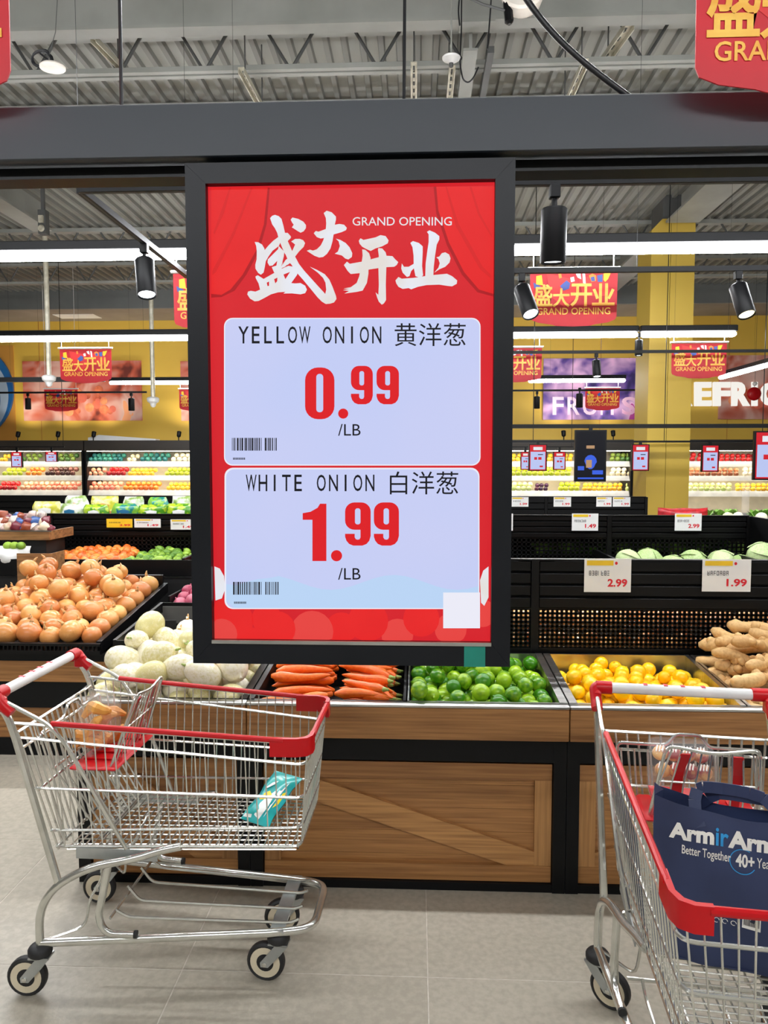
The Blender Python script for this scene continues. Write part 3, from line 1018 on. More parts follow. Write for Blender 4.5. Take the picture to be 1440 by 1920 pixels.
def stand(label, x0, x1, yf, yb, zt, mir=False, kz=1.0):
    g = thing('produce_stand', label, 'produce stand', ((x0 + x1) / 2, yf, 0), 'wooden stands of the front island' if kz == 1 else None)
    yp = yf + .045
    MB().bbox(x0 + .002, x1 - .002, yf, yf + .028, zt - .137 * kz, zt - .014, .002).build('fascia_board', M['wood_h'], g)
    MB().bbox(x0 + .001, x1 - .001, yf - .006, yf + .03, zt - .014, zt, .003).build('steel_edge', M['inox'], g)
    bx('body', M['blackmat'], g, x0 + .01, x1 - .01, yp + .06, yb, .03, zt - .2)
    for xa in (x0 + .001, x1 - .049):
        bx('post', M['black'], g, xa, xa + .048, yp - .005, yp + .05, 0, zt - .137 * kz)
    zr = zt - .235 * kz
    bx('top_rail', M['black'], g, x0 + .049, x1 - .049, yp - .004, yp + .05, zr, zt - .137 * kz)
    bx('kick_rail', M['black'], g, x0 + .049, x1 - .049, yp, yp + .05, 0, .032)
    a, b, zb = x0 + .052, x1 - .052, .034
    zc = zr - .012
    yw = yp + .018
    n = 5
    for i in range(n):
        z0 = zb + (zc - zb) * i / n
        z1 = zb + (zc - zb) * (i + 1) / n
        bx('plank', M['wood_h'], g, a, b, yw + .014, yw + .03, z0 + .0006, z1 - .0006)
    fw_ = .064
    bx('cross_board', M['wood_h'], g, a, b, yw - .006, yw + .014, zc - fw_, zc)
    bx('cross_board', M['wood_h'], g, a, b, yw - .006, yw + .014, zb, zb + fw_)
    bx('upright_board', M['wood_v'], g, a, a + fw_, yw - .004, yw + .014, zb + fw_ + .0006, zc - fw_ - .0006)
    bx('upright_board', M['wood_v'], g, b - fw_, b, yw - .004, yw + .014, zb + fw_ + .0006, zc - fw_ - .0006)
    # the slanting brace is clipped to the frame around it
    xa, xb, za, zb2 = a + fw_, b - fw_, zc - fw_, zb + fw_
    if mir:
        xa, xb = xb, xa
    sx = .11 * (1 if xb > xa else -1)
    pts = [(xa, yw - .002, za), (xa + sx, yw - .002, za), (xb, yw - .002, zb2 + .055), (xb, yw - .002, zb2), (xb - sx, yw - .002, zb2), (xa, yw - .002, za - .055)]
    br = MB().prism(pts, (0, .0155, 0)).build('slanting_board', M['wood_d'] if 'wood_d' in M else M['wood_h'], g, smooth=False)
    return g


def wood_diag(ang):
    m = M['wood_h'].copy()
    m.name = 'brown wood grain slanting'
    for n in m.node_tree.nodes:
        if n.type == 'MAPPING':
            n.inputs['Rotation'].default_value = (0, ang, 0)
    return m


M['wood_d'] = wood_diag(rad(-25))
M['wood_d'].node_tree.nodes['Color Ramp'].color_ramp.elements[0].color = lin((194, 142, 86)) + (1,)
M['wood_d'].node_tree.nodes['Color Ramp'].color_ramp.elements[1].color = lin((146, 99, 55)) + (1,)
stand('narrow wooden produce stand under the white turnips, behind the left cart', XS0, XS1, YA, YA + DB + .1, ZA)
stand('wide wooden produce stand under the carrots and limes', XS1, XS2, YA, YA + DB + .1, ZA)
stand('wooden produce stand under the lemons and ginger, behind the right cart', XS2, XS2 + WM, YA, YA + DB + .1, ZA, mir=True)
stand('wooden produce stand at the right end, past the ginger', XS2 + WM, XS2 + 2 * WM, YA, YA + DB + .1, ZA)


def rimz(y, yf=YA, zf=ZA):
    return zf + (y - yf) * TILT


def tray(label, x0, x1, m, yf=YA, yb=YA + DB, zf=ZA, dep=.12, t=.014, tilt=TILT, wl=.014, wr=.014):
    g = thing('produce_tray', label, 'produce tray', ((x0 + x1) / 2, (yf + yb) / 2, zf - dep))
    zz = lambda y: zf + (y - yf) * tilt

    def slab(xa, xb, ya, yb_, za_top, zb_top, za_bot, zb_bot, name, mm):
        vs = [(xa, ya, za_bot), (xb, ya, za_bot), (xb, yb_, zb_bot), (xa, yb_, zb_bot), (xa, ya, za_top), (xb, ya, za_top), (xb, yb_, zb_top), (xa, yb_, zb_top)]
        MB().add(vs, [(3, 2, 1, 0), (4, 5, 6, 7), (0, 1, 5, 4), (1, 2, 6, 5), (2, 3, 7, 6), (3, 0, 4, 7)]).build(name, mm, g, smooth=False)
    y0, y1 = yf + .03, yb
    slab(x0, x1, y0, y1, zz(y0) - dep, zz(y1) - dep, zz(y0) - dep - .01, zz(y1) - dep - .01, 'tray_floor', M['blackpl'])
    slab(x0, x0 + wl, y0, y1, zz(y0) + .001, zz(y1) + .001, zz(y0) - dep, zz(y1) - dep, 'side_wall', m)
    slab(x1 - wr, x1, y0, y1, zz(y0) + .001, zz(y1) + .001, zz(y0) - dep, zz(y1) - dep, 'side_wall', m)
    slab(x0 + wl, x1 - wr, y1 - .012, y1, zz(y1), zz(y1), zz(y1) - dep, zz(y1) - dep, 'back_wall', m)
    slab(x0 + wl, x1 - wr, y0, y0 + .01, zz(y0) - .002, zz(y0) - .002, zz(y0) - dep, zz(y0) - dep, 'front_wall', m)
    return g


XH1 = (XS1 + XS2) / 2
XH2 = XS2 + WM * .54
e = .003
tray('black tray holding the white turnips and white onions', XS0 + e, XS1 - e, M['blackpl'], wr=.03)
tray('dark tray holding the carrots', XS1 + e, XH1 - e, M['blackpl'], wl=.02, wr=.01)
tray('steel tray holding the green limes', XH1 + e, XS2 - e, M['inox'], wl=.006, wr=.03)
tray('shiny steel tray holding the yellow lemons', XS2 + e, XH2 - e, M['inox'], wl=.03, wr=.02)
tray('tray holding the ginger roots', XH2 + e, XS2 + WM - e, M['inox'], wl=.012)

# ---- limes
me_lime = proto_mesh(sphere_mb(egg(1, 1.06, 1.02, 9, tip=.1), 14), 'lime', 'lime')
fl_ = lambda x, y: rimz(y) - .085 + 0 * x
p, rr = pack(118, .0325, XH1 + .012, XS2 - .036, YA + .042, YA + DB - .014, fl_, 3, .12, layers=2)
for q, r_ in zip(p, rr):
    put('lime', me_lime, tuple(q), rrot(), float(r_) * .95, 'green lime heaped in the steel tray below the display screen', 'lime', 'limes in the tray')
# ---- lemons
me_lemon = proto_mesh(sphere_mb(egg(1, 1.04, 1.04, 9, tip=.08), 14), 'lemon', 'lemon')
fl_ = lambda x, y: rimz(y) - .088 - .02 * np.clip((y - YA - .3) / .3, 0, 1)
p, rr = pack(124, .031, XS2 + .036, XH2 - .026, YA + .042, YA + DB - .07, fl_, 5, .1, layers=2)
for q, r_ in zip(p, rr):
    put('lemon', me_lemon, tuple(q), rrot(), float(r_) * .95, 'round yellow lemon in the shiny steel tray behind the right cart', 'lemon', 'lemons in the tray')

# ---- carrots
def carrot_mesh(seed):
    g = random.Random(seed)
    n = 9
    ln = 1.0
    pts, rs = [], []
    b1, b2 = g.uniform(-.07, .07), g.uniform(-.05, .05)
    for i in range(n):
        t = i / (n - 1)
        pts.append((t * ln - .5, b1 * math.sin(t * 3.1) + g.uniform(-.008, .008), b2 * math.sin(t * 3.1)))
        rs.append(.1 * (1 - .6 * t ** 1.4) * (1 if 0 < i < n - 1 else .5) * g.uniform(.93, 1.07))
    pts.insert(0, (-.53, 0, 0))
    rs.insert(0, .03)
    pts.append((.53, pts[-1][1], pts[-1][2]))
    rs.append(.008)
    return proto_mesh(MB().tube(pts, rs, 9), 'carrot', 'carrot')


def small(mb, name, m):
    return proto_mesh(mb, name, m)


C_ME = [carrot_mesh(s) for s in range(6)]
me_ctop = small(MB().tube([(-.5, 0, 0), (-.56, .005, .006), (-.61, -.005, .012)], [.05, .036, .022], 7), 'stem', 'stalk')
CAR = []
for L in range(3):
    ny = 8
    for i in range(ny):
        for side in (0, 1):
            if L >= 2 and i < 2 and side == 0:
                continue
            if L == 3 and (i < 3 or R.random() < .3):
                continue
            y = YA + .085 + (DB - .15) * i / (ny - 1) + R.uniform(-.012, .012) + (L % 2) * .02
            y = min(max(y, YA + .085), YA + DB - .07)
            w_ = XH1 - XS1
            x = XS1 + w_ * (.29 if side == 0 else .73) + R.uniform(-.015, .015)
            ang = (R.uniform(-.02, .3) if side == 0 else R.uniform(-.75, -.15)) + (math.pi if R.random() < .55 else 0)
            CAR.append((x, y, rimz(y) - .082 + .022 + L * .04 + R.uniform(-.004, .004) - (.02 if i == 0 and L > 1 else 0), ang))
for k, (x, y, z, ang) in enumerate(CAR):
    ln = R.uniform(.215, .25)
    put('carrot', C_ME[k % 6], (x, y, z), (R.uniform(-1, 1), R.uniform(-.06, .06), ang), ln, 'orange carrot lying in the dark tray beneath the display screen', 'carrot', 'carrots in the tray', [('stem', me_ctop)] if k % 2 else ())
q = at(410, 1275, YA + .2)
put('carrot', C_ME[2], (q.x, q.y, rimz(YA + .2) + .085), (0, .42, rad(62)), .21, 'single orange carrot lying on top of the white turnips', 'carrot', None, [('stem', me_ctop)])

# ---- ginger
def ginger_mesh(seed):
    g = random.Random(seed)
    mb = MB()
    n = 8
    pts, rs = [], []
    b = g.uniform(-.14, .14)
    for i in range(n):
        t = i / (n - 1)
        pts.append(Vector((t - .5, b * math.sin(t * 3.1), .03 * math.sin(t * 5))))
        rs.append(.155 * g.uniform(.8, 1.16) * (.45 if i in (0, n - 1) else 1))
    mb.tube(pts, rs, 9)
    for k in range(g.choice((2, 3, 3))):
        i = g.randint(2, n - 3)
        a = g.uniform(0, 6.28)
        d = Vector((g.uniform(-.6, .6), math.cos(a), math.sin(a))).normalized()
        p0 = pts[i]
        mb.tube([p0, p0 + d * .12, p0 + d * .2, p0 + d * .26], [.12, .115, .1, .04], 8)
    return proto_mesh(mb, 'ginger_root', 'ginger')


G_ME = [ginger_mesh(s) for s in range(7)]
gx0, gx1 = XH2 + .02, XS2 + WM - .03
fl_ = lambda x, y: rimz(y) - .09 + .17 * np.clip((y - YA - .1) / .45, 0, 1) * np.clip((x - gx0) / .18, 0, 1)
p, rr = pack(58, .043, gx0, gx1, YA + .05, YA + DB - .005, fl_, 9, .12, layers=1.2)
for k, q in enumerate(p):
    ln = R.uniform(.14, .2)
    q = (min(max(q[0], gx0 + .06), gx1 - .05), min(max(q[1], YA + .07), YA + DB - .06), q[2])
    put('ginger_root', G_ME[k % 7], tuple(q), (R.uniform(-3, 3), R.uniform(-.25, .25), R.uniform(-.6, .6) + (math.pi if k % 2 else 0)), ln, 'knobbly tan ginger root heaped in the tray at the right edge', 'ginger', 'ginger roots in the heap')

# ---- white turnips
T_ME = []
for s in range(4):
    g_ = random.Random(s)
    e0, e1 = g_.uniform(1.0, 1.25), g_.uniform(1.15, 1.5)
    T_ME.append(proto_mesh(sphere_mb(egg(1, e0, e1, 10, tip=.12, p=.85), 16, (1, g_.uniform(.92, 1.05), 1)), 'white_turnip', 'turnip'))
me_stalk = small(MB().tube([(0, 0, 1.25), (.08, .03, 1.55), (.12, .0, 1.75)], [.16, .1, .06], 6).tube([(0.05, 0, 1.25), (-.1, .1, 1.6), (-.22, .12, 1.7)], [.1, .08, .05], 6), 'stalk', 'stalk')
fl_ = lambda x, y: rimz(y) - .1 + .06 * np.clip((y - YA - .06) / .25, 0, 1) * np.clip((XS1 - .08 - x) / .2, .1, 1)
p, rr = pack(50, .055, XS0 + .02, XS1 - .034, YA + .045, YA + DB - .015, fl_, 12, .14, layers=3)
for k, (q, r_) in enumerate(zip(p, rr)):
    put('white_turnip', T_ME[k % 4], tuple(q), (R.uniform(.6, 2.4), R.uniform(-.6, .6), R.uniform(-3, 3)), float(r_) * .97, 'pale white turnip in the heap beside the hanging display screen', 'turnip', 'white turnips in the heap', [('stalk', me_stalk)] if k % 2 == 0 else ())

# ================================================================== the back panels of the islands
def panel(label, px0, px1, Y, pytop, pymid, pybot, nsl, posts=(), mesh_=True, body=True, cell=.021):
    x0, x1 = at(px0, pytop, Y).x, at(px1, pytop, Y).x
    zt, zm, zb = at(720, pytop, Y).z, at(720, pymid, Y).z, at(720, pybot, Y).z
    g = thing('slatted_panel', label, 'display panel', ((x0 + x1) / 2, Y, 0))
    hs = (zt - zm) / nsl
    xs = [x0] + [at(q, pytop, Y).x for q in posts] + [x1]
    for i in range(len(xs) - 1):
        a, b = xs[i] + .018, xs[i + 1] - .018
        for k in range(nsl):
            MB().bbox(a, b, Y, Y + .022, zm + hs * k + .005, zm + hs * (k + 1) - .002, .004).build('slat', M['blackpl'], g)
        bx('backing', M['blackmat'], g, a, b, Y + .022, Y + .03, zm, zt - .002)
        if mesh_:
            mb = MB()
            n = int((b - a) / cell)
            for j in range(n + 1):
                x = a + (b - a) * j / n
                mb.box(x - .0062, x + .0062, Y + .006, Y + .012, zb, zm)
            m_ = max(2, int((zm - zb) / (cell * .9)))
            for j in range(m_ + 1):
                z = zb + (zm - zb) * j / m_
                mb.box(a, b, Y + .006, Y + .012, z - .0056, z + .0056)
            tag(mb.build('wire_mesh', M['blackpl'], g, smooth=False), kind='stuff')
    for x in xs:
        bx('upright', M['blackpl'], g, x - .017, x + .017, Y - .006, Y + .04, 0, zt)
    bx('bottom_rail', M['blackpl'], g, x0, x1, Y - .002, Y + .03, zb - .07, zb)
    bx('top_trim', M['black'], g, x0, x1, Y - .004, Y + .03, zt - .001, zt + .006)
    return g, zt


YP1 = YA + DB + .035
panel('nearest black slatted panel with wire mesh, behind the limes and lemons', 690, 1640, YP1, 1049, 1140, 1212, 4, (1004,))
# onions lying in the tray on the far side, seen only through the mesh
me_on = proto_mesh(sphere_mb(egg(1, .86, .9, 9, tip=.3), 14), 'onion', 'onion')
x0, x1 = at(700, 1150, YP1).x, at(1600, 1150, YP1).x
g = thing('rear_shelf', 'black shelf behind the nearest slatted panel', 'shelf', ((x0 + x1) / 2, YP1 + .3, .7))
bx('shelf_board', M['blackpl'], g, x0, x1, YP1 + .05, YP1 + .55, .72, .74)
bx('shelf_body', M['blackmat'], g, x0, x1, YP1 + .08, YP1 + .5, .0, .72)
for k in range(56):
    x = x0 + .08 + (x1 - x0 - .16) * (k % 28) / 27 + (.03 if k > 27 else 0)
    r_ = R.uniform(.05, .062)
    put('onion', me_on, (x, YP1 + .13 + (k % 2) * .06, .74 + r_ * .9 + (.115 if k > 27 else 0)), (R.uniform(-.5, .5), R.uniform(-.5, .5), 0), r_, 'brown onion glimpsed through the wire mesh behind the lemons', 'onion', 'onions behind the wire mesh')

# ---- second island
YP2 = 6.1
pan2, ZP2 = panel('middle black slatted panel with wire mesh, behind the cabbages', -120, 1405, YP2, 966, 1008, 1046, 4, (95, 365, 640, 900, 1143), cell=.035)
YB2 = 5.35
g = thing('middle_stand', 'dark middle produce stand with orange and green vegetables', 'produce stand', (0, YB2, 0))
xa, xb = at(-160, 1050, YB2).x, at(1560, 1050, YB2).x
zr2 = at(300, 1050, YB2).z
bx('body', M['blackmat'], g, xa, xb, YB2 + .02, YP2 - .02, 0, zr2 - .13)
bx('front_rail', M['black'], g, xa, xb, YB2, YB2 + .02, zr2 - .12, zr2)
for px in (95, 365, 640, 900, 1143, 1400):
    x = at(px, 1050, YB2 + .3).x
    bx('divider', M['blackpl'], g, x - .012, x + .012, YB2 + .021, YP2 - .02, zr2 - .12, zr2 + .01)
x = at(1406, 1000, YP2).x
bx('side_panel', M['blackpl'], g, x, x + .03, YB2 - .2, YP2 - .01, 0, ZP2)
x = at(92, 1040, YB2).x
# raised shelf behind the panel
g = thing('raised_shelf', 'black raised shelf carrying the bagged greens', 'shelf', (0, YP2 + .4, 0))
bx('shelf_board', M['blackpl'], g, xa, at(1440, 970, YP2).x + .6, YP2 + .05, YP2 + .85, 1.1, 1.14)
bx('shelf_body', M['blackmat'], g, xa, at(1440, 970, YP2).x + .6, YP2 + .4, YP2 + .8, 0, 1.1)

M['orangeveg'] = mat('orange squash', (242, 148, 60), .36, c2=(224, 104, 34), scale=6, rnd=.6)
M['greenveg'] = mat('green vegetable', (150, 186, 60), .45, c2=(84, 130, 36), scale=9, rnd=.6)
me_ov = proto_mesh(sphere_mb(egg(1, 1.1, 1.2, 8, tip=.15), 12), 'squash', 'orangeveg')
me_gv = proto_mesh(sphere_mb(egg(1, 1.25, 1.3, 8, tip=.2), 12), 'green_pepper', 'greenveg')
zf2 = lambda x, y: zr2 - .085 + (y - YB2) * .07 + 0 * x
x0, x1 = at(98, 1045, YB2 + .3).x + .02, at(365, 1045, YB2 + .3).x
xm = at(240, 1045, YB2 + .3).x
p, rr = pack(84, .034, x0, xm, YB2 + .03, YP2 - .03, zf2, 21, .2, layers=2)
for q, r_ in zip(p, rr):
    put('squash', me_ov, tuple(q), rrot(), float(r_) * .92, 'small orange squash in the dark middle stand at the left', 'squash', 'orange squash on the middle stand')
p, rr = pack(74, .03, xm + .01, x1 - .015, YB2 + .03, YP2 - .03, zf2, 22, .2, layers=2)
for q, r_ in zip(p, rr):
    put('green_pepper', me_gv, tuple(q), rrot(), float(r_) * .9, 'small green pepper in the dark middle stand left of the screen', 'pepper', 'green peppers on the middle stand')

# cabbages
me_cab = proto_mesh(sphere_mb(egg(1, .8, .86, 9), 16), 'cabbage', 'cabbage')
lf = MB()
for k in range(3):
    a0 = k * 2.1
    vs, fs = [], []
    for i in range(5):
        for j in range(6):
            th, ph = .25 + i * .24, a0 + (j - 2.5) * .3
            rr_ = 1.03 + .03 * math.sin(j * 2.3 + k) + (.08 if i == 4 else 0)
            vs.append((rr_ * math.sin(th) * math.cos(ph), rr_ * math.sin(th) * math.sin(ph), .86 * rr_ * math.cos(th)))
    for i in range(4):
        for j in range(5):
            fs.append((i * 6 + j, i * 6 + j + 1, i * 6 + j + 7, i * 6 + j + 6))
    lf.add(vs, fs)
me_leaf = proto_mesh(lf, 'outer_leaves', 'cabbage')
cw = (1178, 1216, 1262, 1300, 1352, 1392)
for k, px in enumerate(cw):
    dz = {0: -.05, 1: -.045, 3: -.055, 4: -.05}.get(k, -.09)
    q = at(px, 1046, 5.72 + .05 * (k % 2))
    put('cabbage', me_cab, (q.x, q.y, zr2 - .045 + .06 + dz), (R.uniform(-.4, .4), R.uniform(-.4, .4), R.uniform(-3, 3)), .098, 'pale green cabbage showing above the nearest slatted panel', 'cabbage', 'cabbages on the middle stand', [('outer_leaf', me_leaf)])
q = at(1432, 1038, 5.7)
put('cabbage', me_cab, (q.x, q.y, q.z - .02), (.2, .1, 0), .12, 'large pale cabbage cut by the right edge of the photograph', 'cabbage', None, [('outer_leaf', me_leaf)])

# ---- third island
panel('farthest black panel with small price tags, left of the yellow column', 700, 1212, 9.0, 931, 966, 975, 3, (860, 1024), mesh_=False)
panel('farthest black panel behind the bagged greens', -60, 420, 9.0, 931, 966, 975, 3, (160, 300), mesh_=False)

# ================================================================== onion island on the left
YO = 3.98
o0 = at(-130, 1210, YO)
o1 = at(187, 1210, YO)
ZO = o1.z
YOb = 5.12
TO = (at(322, 1096, YOb).z - ZO) / (YOb - YO)
g = thing('onion_stand', 'black and wood produce stand under the brown onions', 'produce stand', ((o0.x + o1.x) / 2, YO, 0))
x0, x1 = o0.x, o1.x + .55
bx('fascia_board', M['wood_h'], g, x0, x1, YO + .04, YO + .07, ZO - .22, ZO - .1)
bx('top_rail', M['black'], g, x0, x1, YO + .045, YO + .09, ZO - .37, ZO - .22)
bx('black_band', M['black'], g, x0, x1, YO + .03, YO + .07, ZO - .1, ZO - .055)
for k in range(3):
    z0 = .1 + k * (ZO - .47) / 3
    bx('plank', M['wood_h'], g, x0, x1, YO + .06, YO + .08, z0 + .001, z0 + (ZO - .47) / 3 - .001)
bx('kick_rail', M['black'], g, x0, x1, YO + .055, YO + .09, 0, .1)
bx('body', M['blackmat'], g, x0, x1, YO + .09, YOb, 0, ZO - .12)
zo = lambda y: ZO + (y - YO) * TO
g = thing('onion_crate', 'large black perforated crate heaped with brown onions', 'crate', ((o0.x + o1.x) / 2, YO, ZO - .05))


def slab2(name, xa, xb, ya, yb_, h0, h1, m):
    vs = [(xa, ya, zo(ya) + h0), (xb, ya, zo(ya) + h0), (xb, yb_, zo(yb_) + h0), (xa, yb_, zo(yb_) + h0), (xa, ya, zo(ya) + h1), (xb, ya, zo(ya) + h1), (xb, yb_, zo(yb_) + h1), (xa, yb_, zo(yb_) + h1)]
    return MB().add(vs, [(3, 2, 1, 0), (4, 5, 6, 7), (0, 1, 5, 4), (1, 2, 6, 5), (2, 3, 7, 6), (3, 0, 4, 7)]).build(name, m, g, smooth=False)


slab2('crate_floor', o0.x, o1.x, YO, YOb, -.055, -.045, M['blackpl'])
slab2('side_wall', o1.x - .03, o1.x, YO + .025, YOb, -.045, .012, M['blackpl'])
slab2('front_top_rail', o0.x, o1.x, YO, YO + .02, -.008, .006, M['blackpl'])
slab2('front_bottom_rail', o0.x, o1.x, YO, YO + .02, -.045, -.034, M['blackpl'])
slab2('back_wall', o0.x, o1.x - .031, YOb - .02, YOb, -.045, .07, M['blackpl'])
mb = MB()
x = o0.x
while x < o1.x:
    mb.box(x, x + .008, YO + .004, YO + .016, ZO - .036, ZO - .006)
    x += .024
tag(mb.build('front_grille', M['blackpl'], g, smooth=False), kind='stuff')
me_neck = small(MB().tube([(0, 0, .84), (.02, 0, 1.08), (.06, .02, 1.28), (.04, .1, 1.42)], [.2, .11, .08, .03], 7), 'stem', 'onionneck')
fl_ = lambda x, y: zo(y) - .044 + .03 * np.clip((y - YO - .15) / .3, 0, 1) * np.clip((o1.x - .1 - x) / .3, 0, 1)
p, rr = pack(80, .064, o0.x, o1.x - .034, YO + .03, YOb - .025, fl_, 31, .12, layers=3)
for k, (q, r_) in enumerate(zip(p, rr)):
    put('onion', me_on, tuple(q), (R.uniform(-.8, .6), R.uniform(-.7, .7), R.uniform(-3, 3)), float(r_) * 1.0, 'large brown onion heaped in the black crate at the left', 'onion', 'brown onions in the crate', [('stem', me_neck)])

# black tray beside the onions, with white onions in it
t0 = at(301, 1130, 4.75)
xt0 = t0.x
xt1 = xt0 + .62
TT = .085
g = tray('black tray with grey inside, beside the brown onions', xt0, xt1, M['blackpl'], YO - .03, 4.75, t0.z - (4.75 - YO) * TT, .15, tilt=TT, wl=.02)
M['greypl'] = mat('grey plastic', (92, 90, 86), .45, scale=6)
bx('grey_liner', M['greypl'], g, xt0 + .022, xt1 - .022, 4.722, 4.736, t0.z - .13, t0.z - .02)
bx('grey_liner', M['greypl'], g, xt0 + .0205, xt0 + .026, 4.2, 4.72, t0.z - .15, t0.z - .06)
q = at(312, 1172, 4.5)
bx('paper_tag', M['blackmat'], g, q.x - .03, q.x + .06, 4.5, 4.51, q.z - .03, q.z + .03)
M['wonion'] = mat('white onion skin', (242, 236, 206), .3, c2=(228, 216, 160), scale=4, stretch=(16, 16, 3), rnd=.4, coat=.2)
me_wo = proto_mesh(sphere_mb(egg(1, .95, .95, 9, tip=.25), 14), 'white_onion', 'wonion')
for px, py, Y, s in ((352, 1182, 4.35, .07), (332, 1200, 4.25, .066), (366, 1205, 4.2, .07), (300, 1206, 4.2, .068), (345, 1226, 4.1, .07), (385, 1185, 4.3, .066), (272, 1210, 4.15, .065)):
    q = at(px, py, Y)
    put('white_onion', me_wo, tuple(q), (R.uniform(-.3, .3), R.uniform(-.3, .3), 0), s, 'round white onion at the back of the turnip heap', 'onion', 'white onions behind the turnips', [('stem', me_neck)])
# red onions in the next bin
g = thing('red_onion_bin', 'black bin of red onions behind the grey tray', 'bin', (at(350, 1125, 4.95).x, 4.95, .6))
x0 = at(322, 1125, 4.9).x
zb_ = at(350, 1128, 4.85).z
bx('bin_front', M['blackpl'], g, x0, x0 + .6, 4.8, 4.82, .5, zb_)
bx('bin_floor', M['blackpl'], g, x0, x0 + .6, 4.82, 5.12, zb_ - .1, zb_ - .09)
bx('bin_side', M['blackpl'], g, x0, x0 + .015, 4.821, 5.12, zb_ - .088, zb_ + .04)
me_ro = proto_mesh(sphere_mb(egg(1, .9, .95, 9, tip=.2), 12), 'red_onion', 'redonion')
p, rr = pack(20, .045, x0 + .02, x0 + .5, 4.825, 5.1, lambda x, y: zb_ - .075 + (y - 4.82) * .25 + 0 * x, 41, .1, layers=2)
for q, r_ in zip(p, rr):
    put('red_onion', me_ro, tuple(q), (R.uniform(-.6, .6), R.uniform(-.6, .6), 0), float(r_), 'red onion in the black bin next to the display screen', 'onion', 'red onions in the bin')

# ================================================================== shopping carts
def lerp(a, b, t):
    return a + (b - a) * t


ZBOT, ZTOP = .44, .861


def uu(z):
    return (z - ZBOT) / (ZTOP - ZBOT)


def xrear(z):
    return lerp(.035, -.068, uu(z))


def xfront(z):
    return lerp(.80, .835, uu(z))


def hwid(x, z):
    t = min(max((x + .05) / .88, 0), 1)
    return lerp(lerp(.200, .165, t), lerp(.245, .212, t), uu(z))


ROWS = [(.861, .806), (.815, .738), (.65, .63), (.505, .532), (.452, .468)]


def rowz(k, x):
    a, b = ROWS[k]
    return lerp(a, b, min(max((x + .05) / .88, 0), 1))


def side_pt(x, k, s):
    z = rowz(k, x)
    return Vector((x, s * hwid(x, z), z))


def caster(g, x, y, ang, front=False):
    """swivel caster: collar, fork and wheel with a cream ring"""
    r = .062
    Mx = Matrix.Translation((x, y, 0)) @ Matrix.Rotation(ang, 4, 'Z')
    off = -.042
    f = MB()
    for s in (-1, 1):
        pts = [Mx @ Vector(q) for q in ((-.005, s * .021, .128), (.035, s * .021, .128), (.012, s * .021, .098), (off + .012, s * .021, .052), (off - .012, s * .021, .052), (off - .014, s * .021, .066))]
        d = (Mx.to_3x3() @ Vector((0, -s * .003, 0)))
        f.prism(pts, d)
    f.box(-.03, .034, -.021, .021, .125, .131, Mx)
    c = f.build('caster_fork', M['zinc'], g, local=True, smooth=False)
    MB().lathe([(.0, .132), (.03, .132), (.036, .138), (.036, .152), (.03, .16), (.016, .164)], 16, Mx).build('swivel_collar', M['rubber'], c, local=True)
    W = Mx @ Matrix.Translation((off, 0, r)) @ Matrix.Rotation(math.pi / 2, 4, 'X')
    MB().lathe([(.049, -.012), (.055, -.0145), (.061, -.009), (.062, 0), (.061, .009), (.055, .0145), (.049, .012)], 28, W, cap=False).build('tyre', M['rubber'], c, local=True)
    MB().lathe([(.028, -.0125), (.049, -.0125), (.049, .0125), (.028, .0125)], 28, W, cap=False).build('wheel_ring', M['cream'], c, local=True)
    MB().lathe([(.004, -.013), (.028, -.013), (.028, .013), (.004, .013)], 20, W).build('wheel_hub', M['rubber'], c, local=True)
    MB().lathe([(.005, -.026), (.008, -.024), (.008, .024), (.005, .026)], 10, W).build('axle_bolt', M['chrome'], c, local=True)
    return c


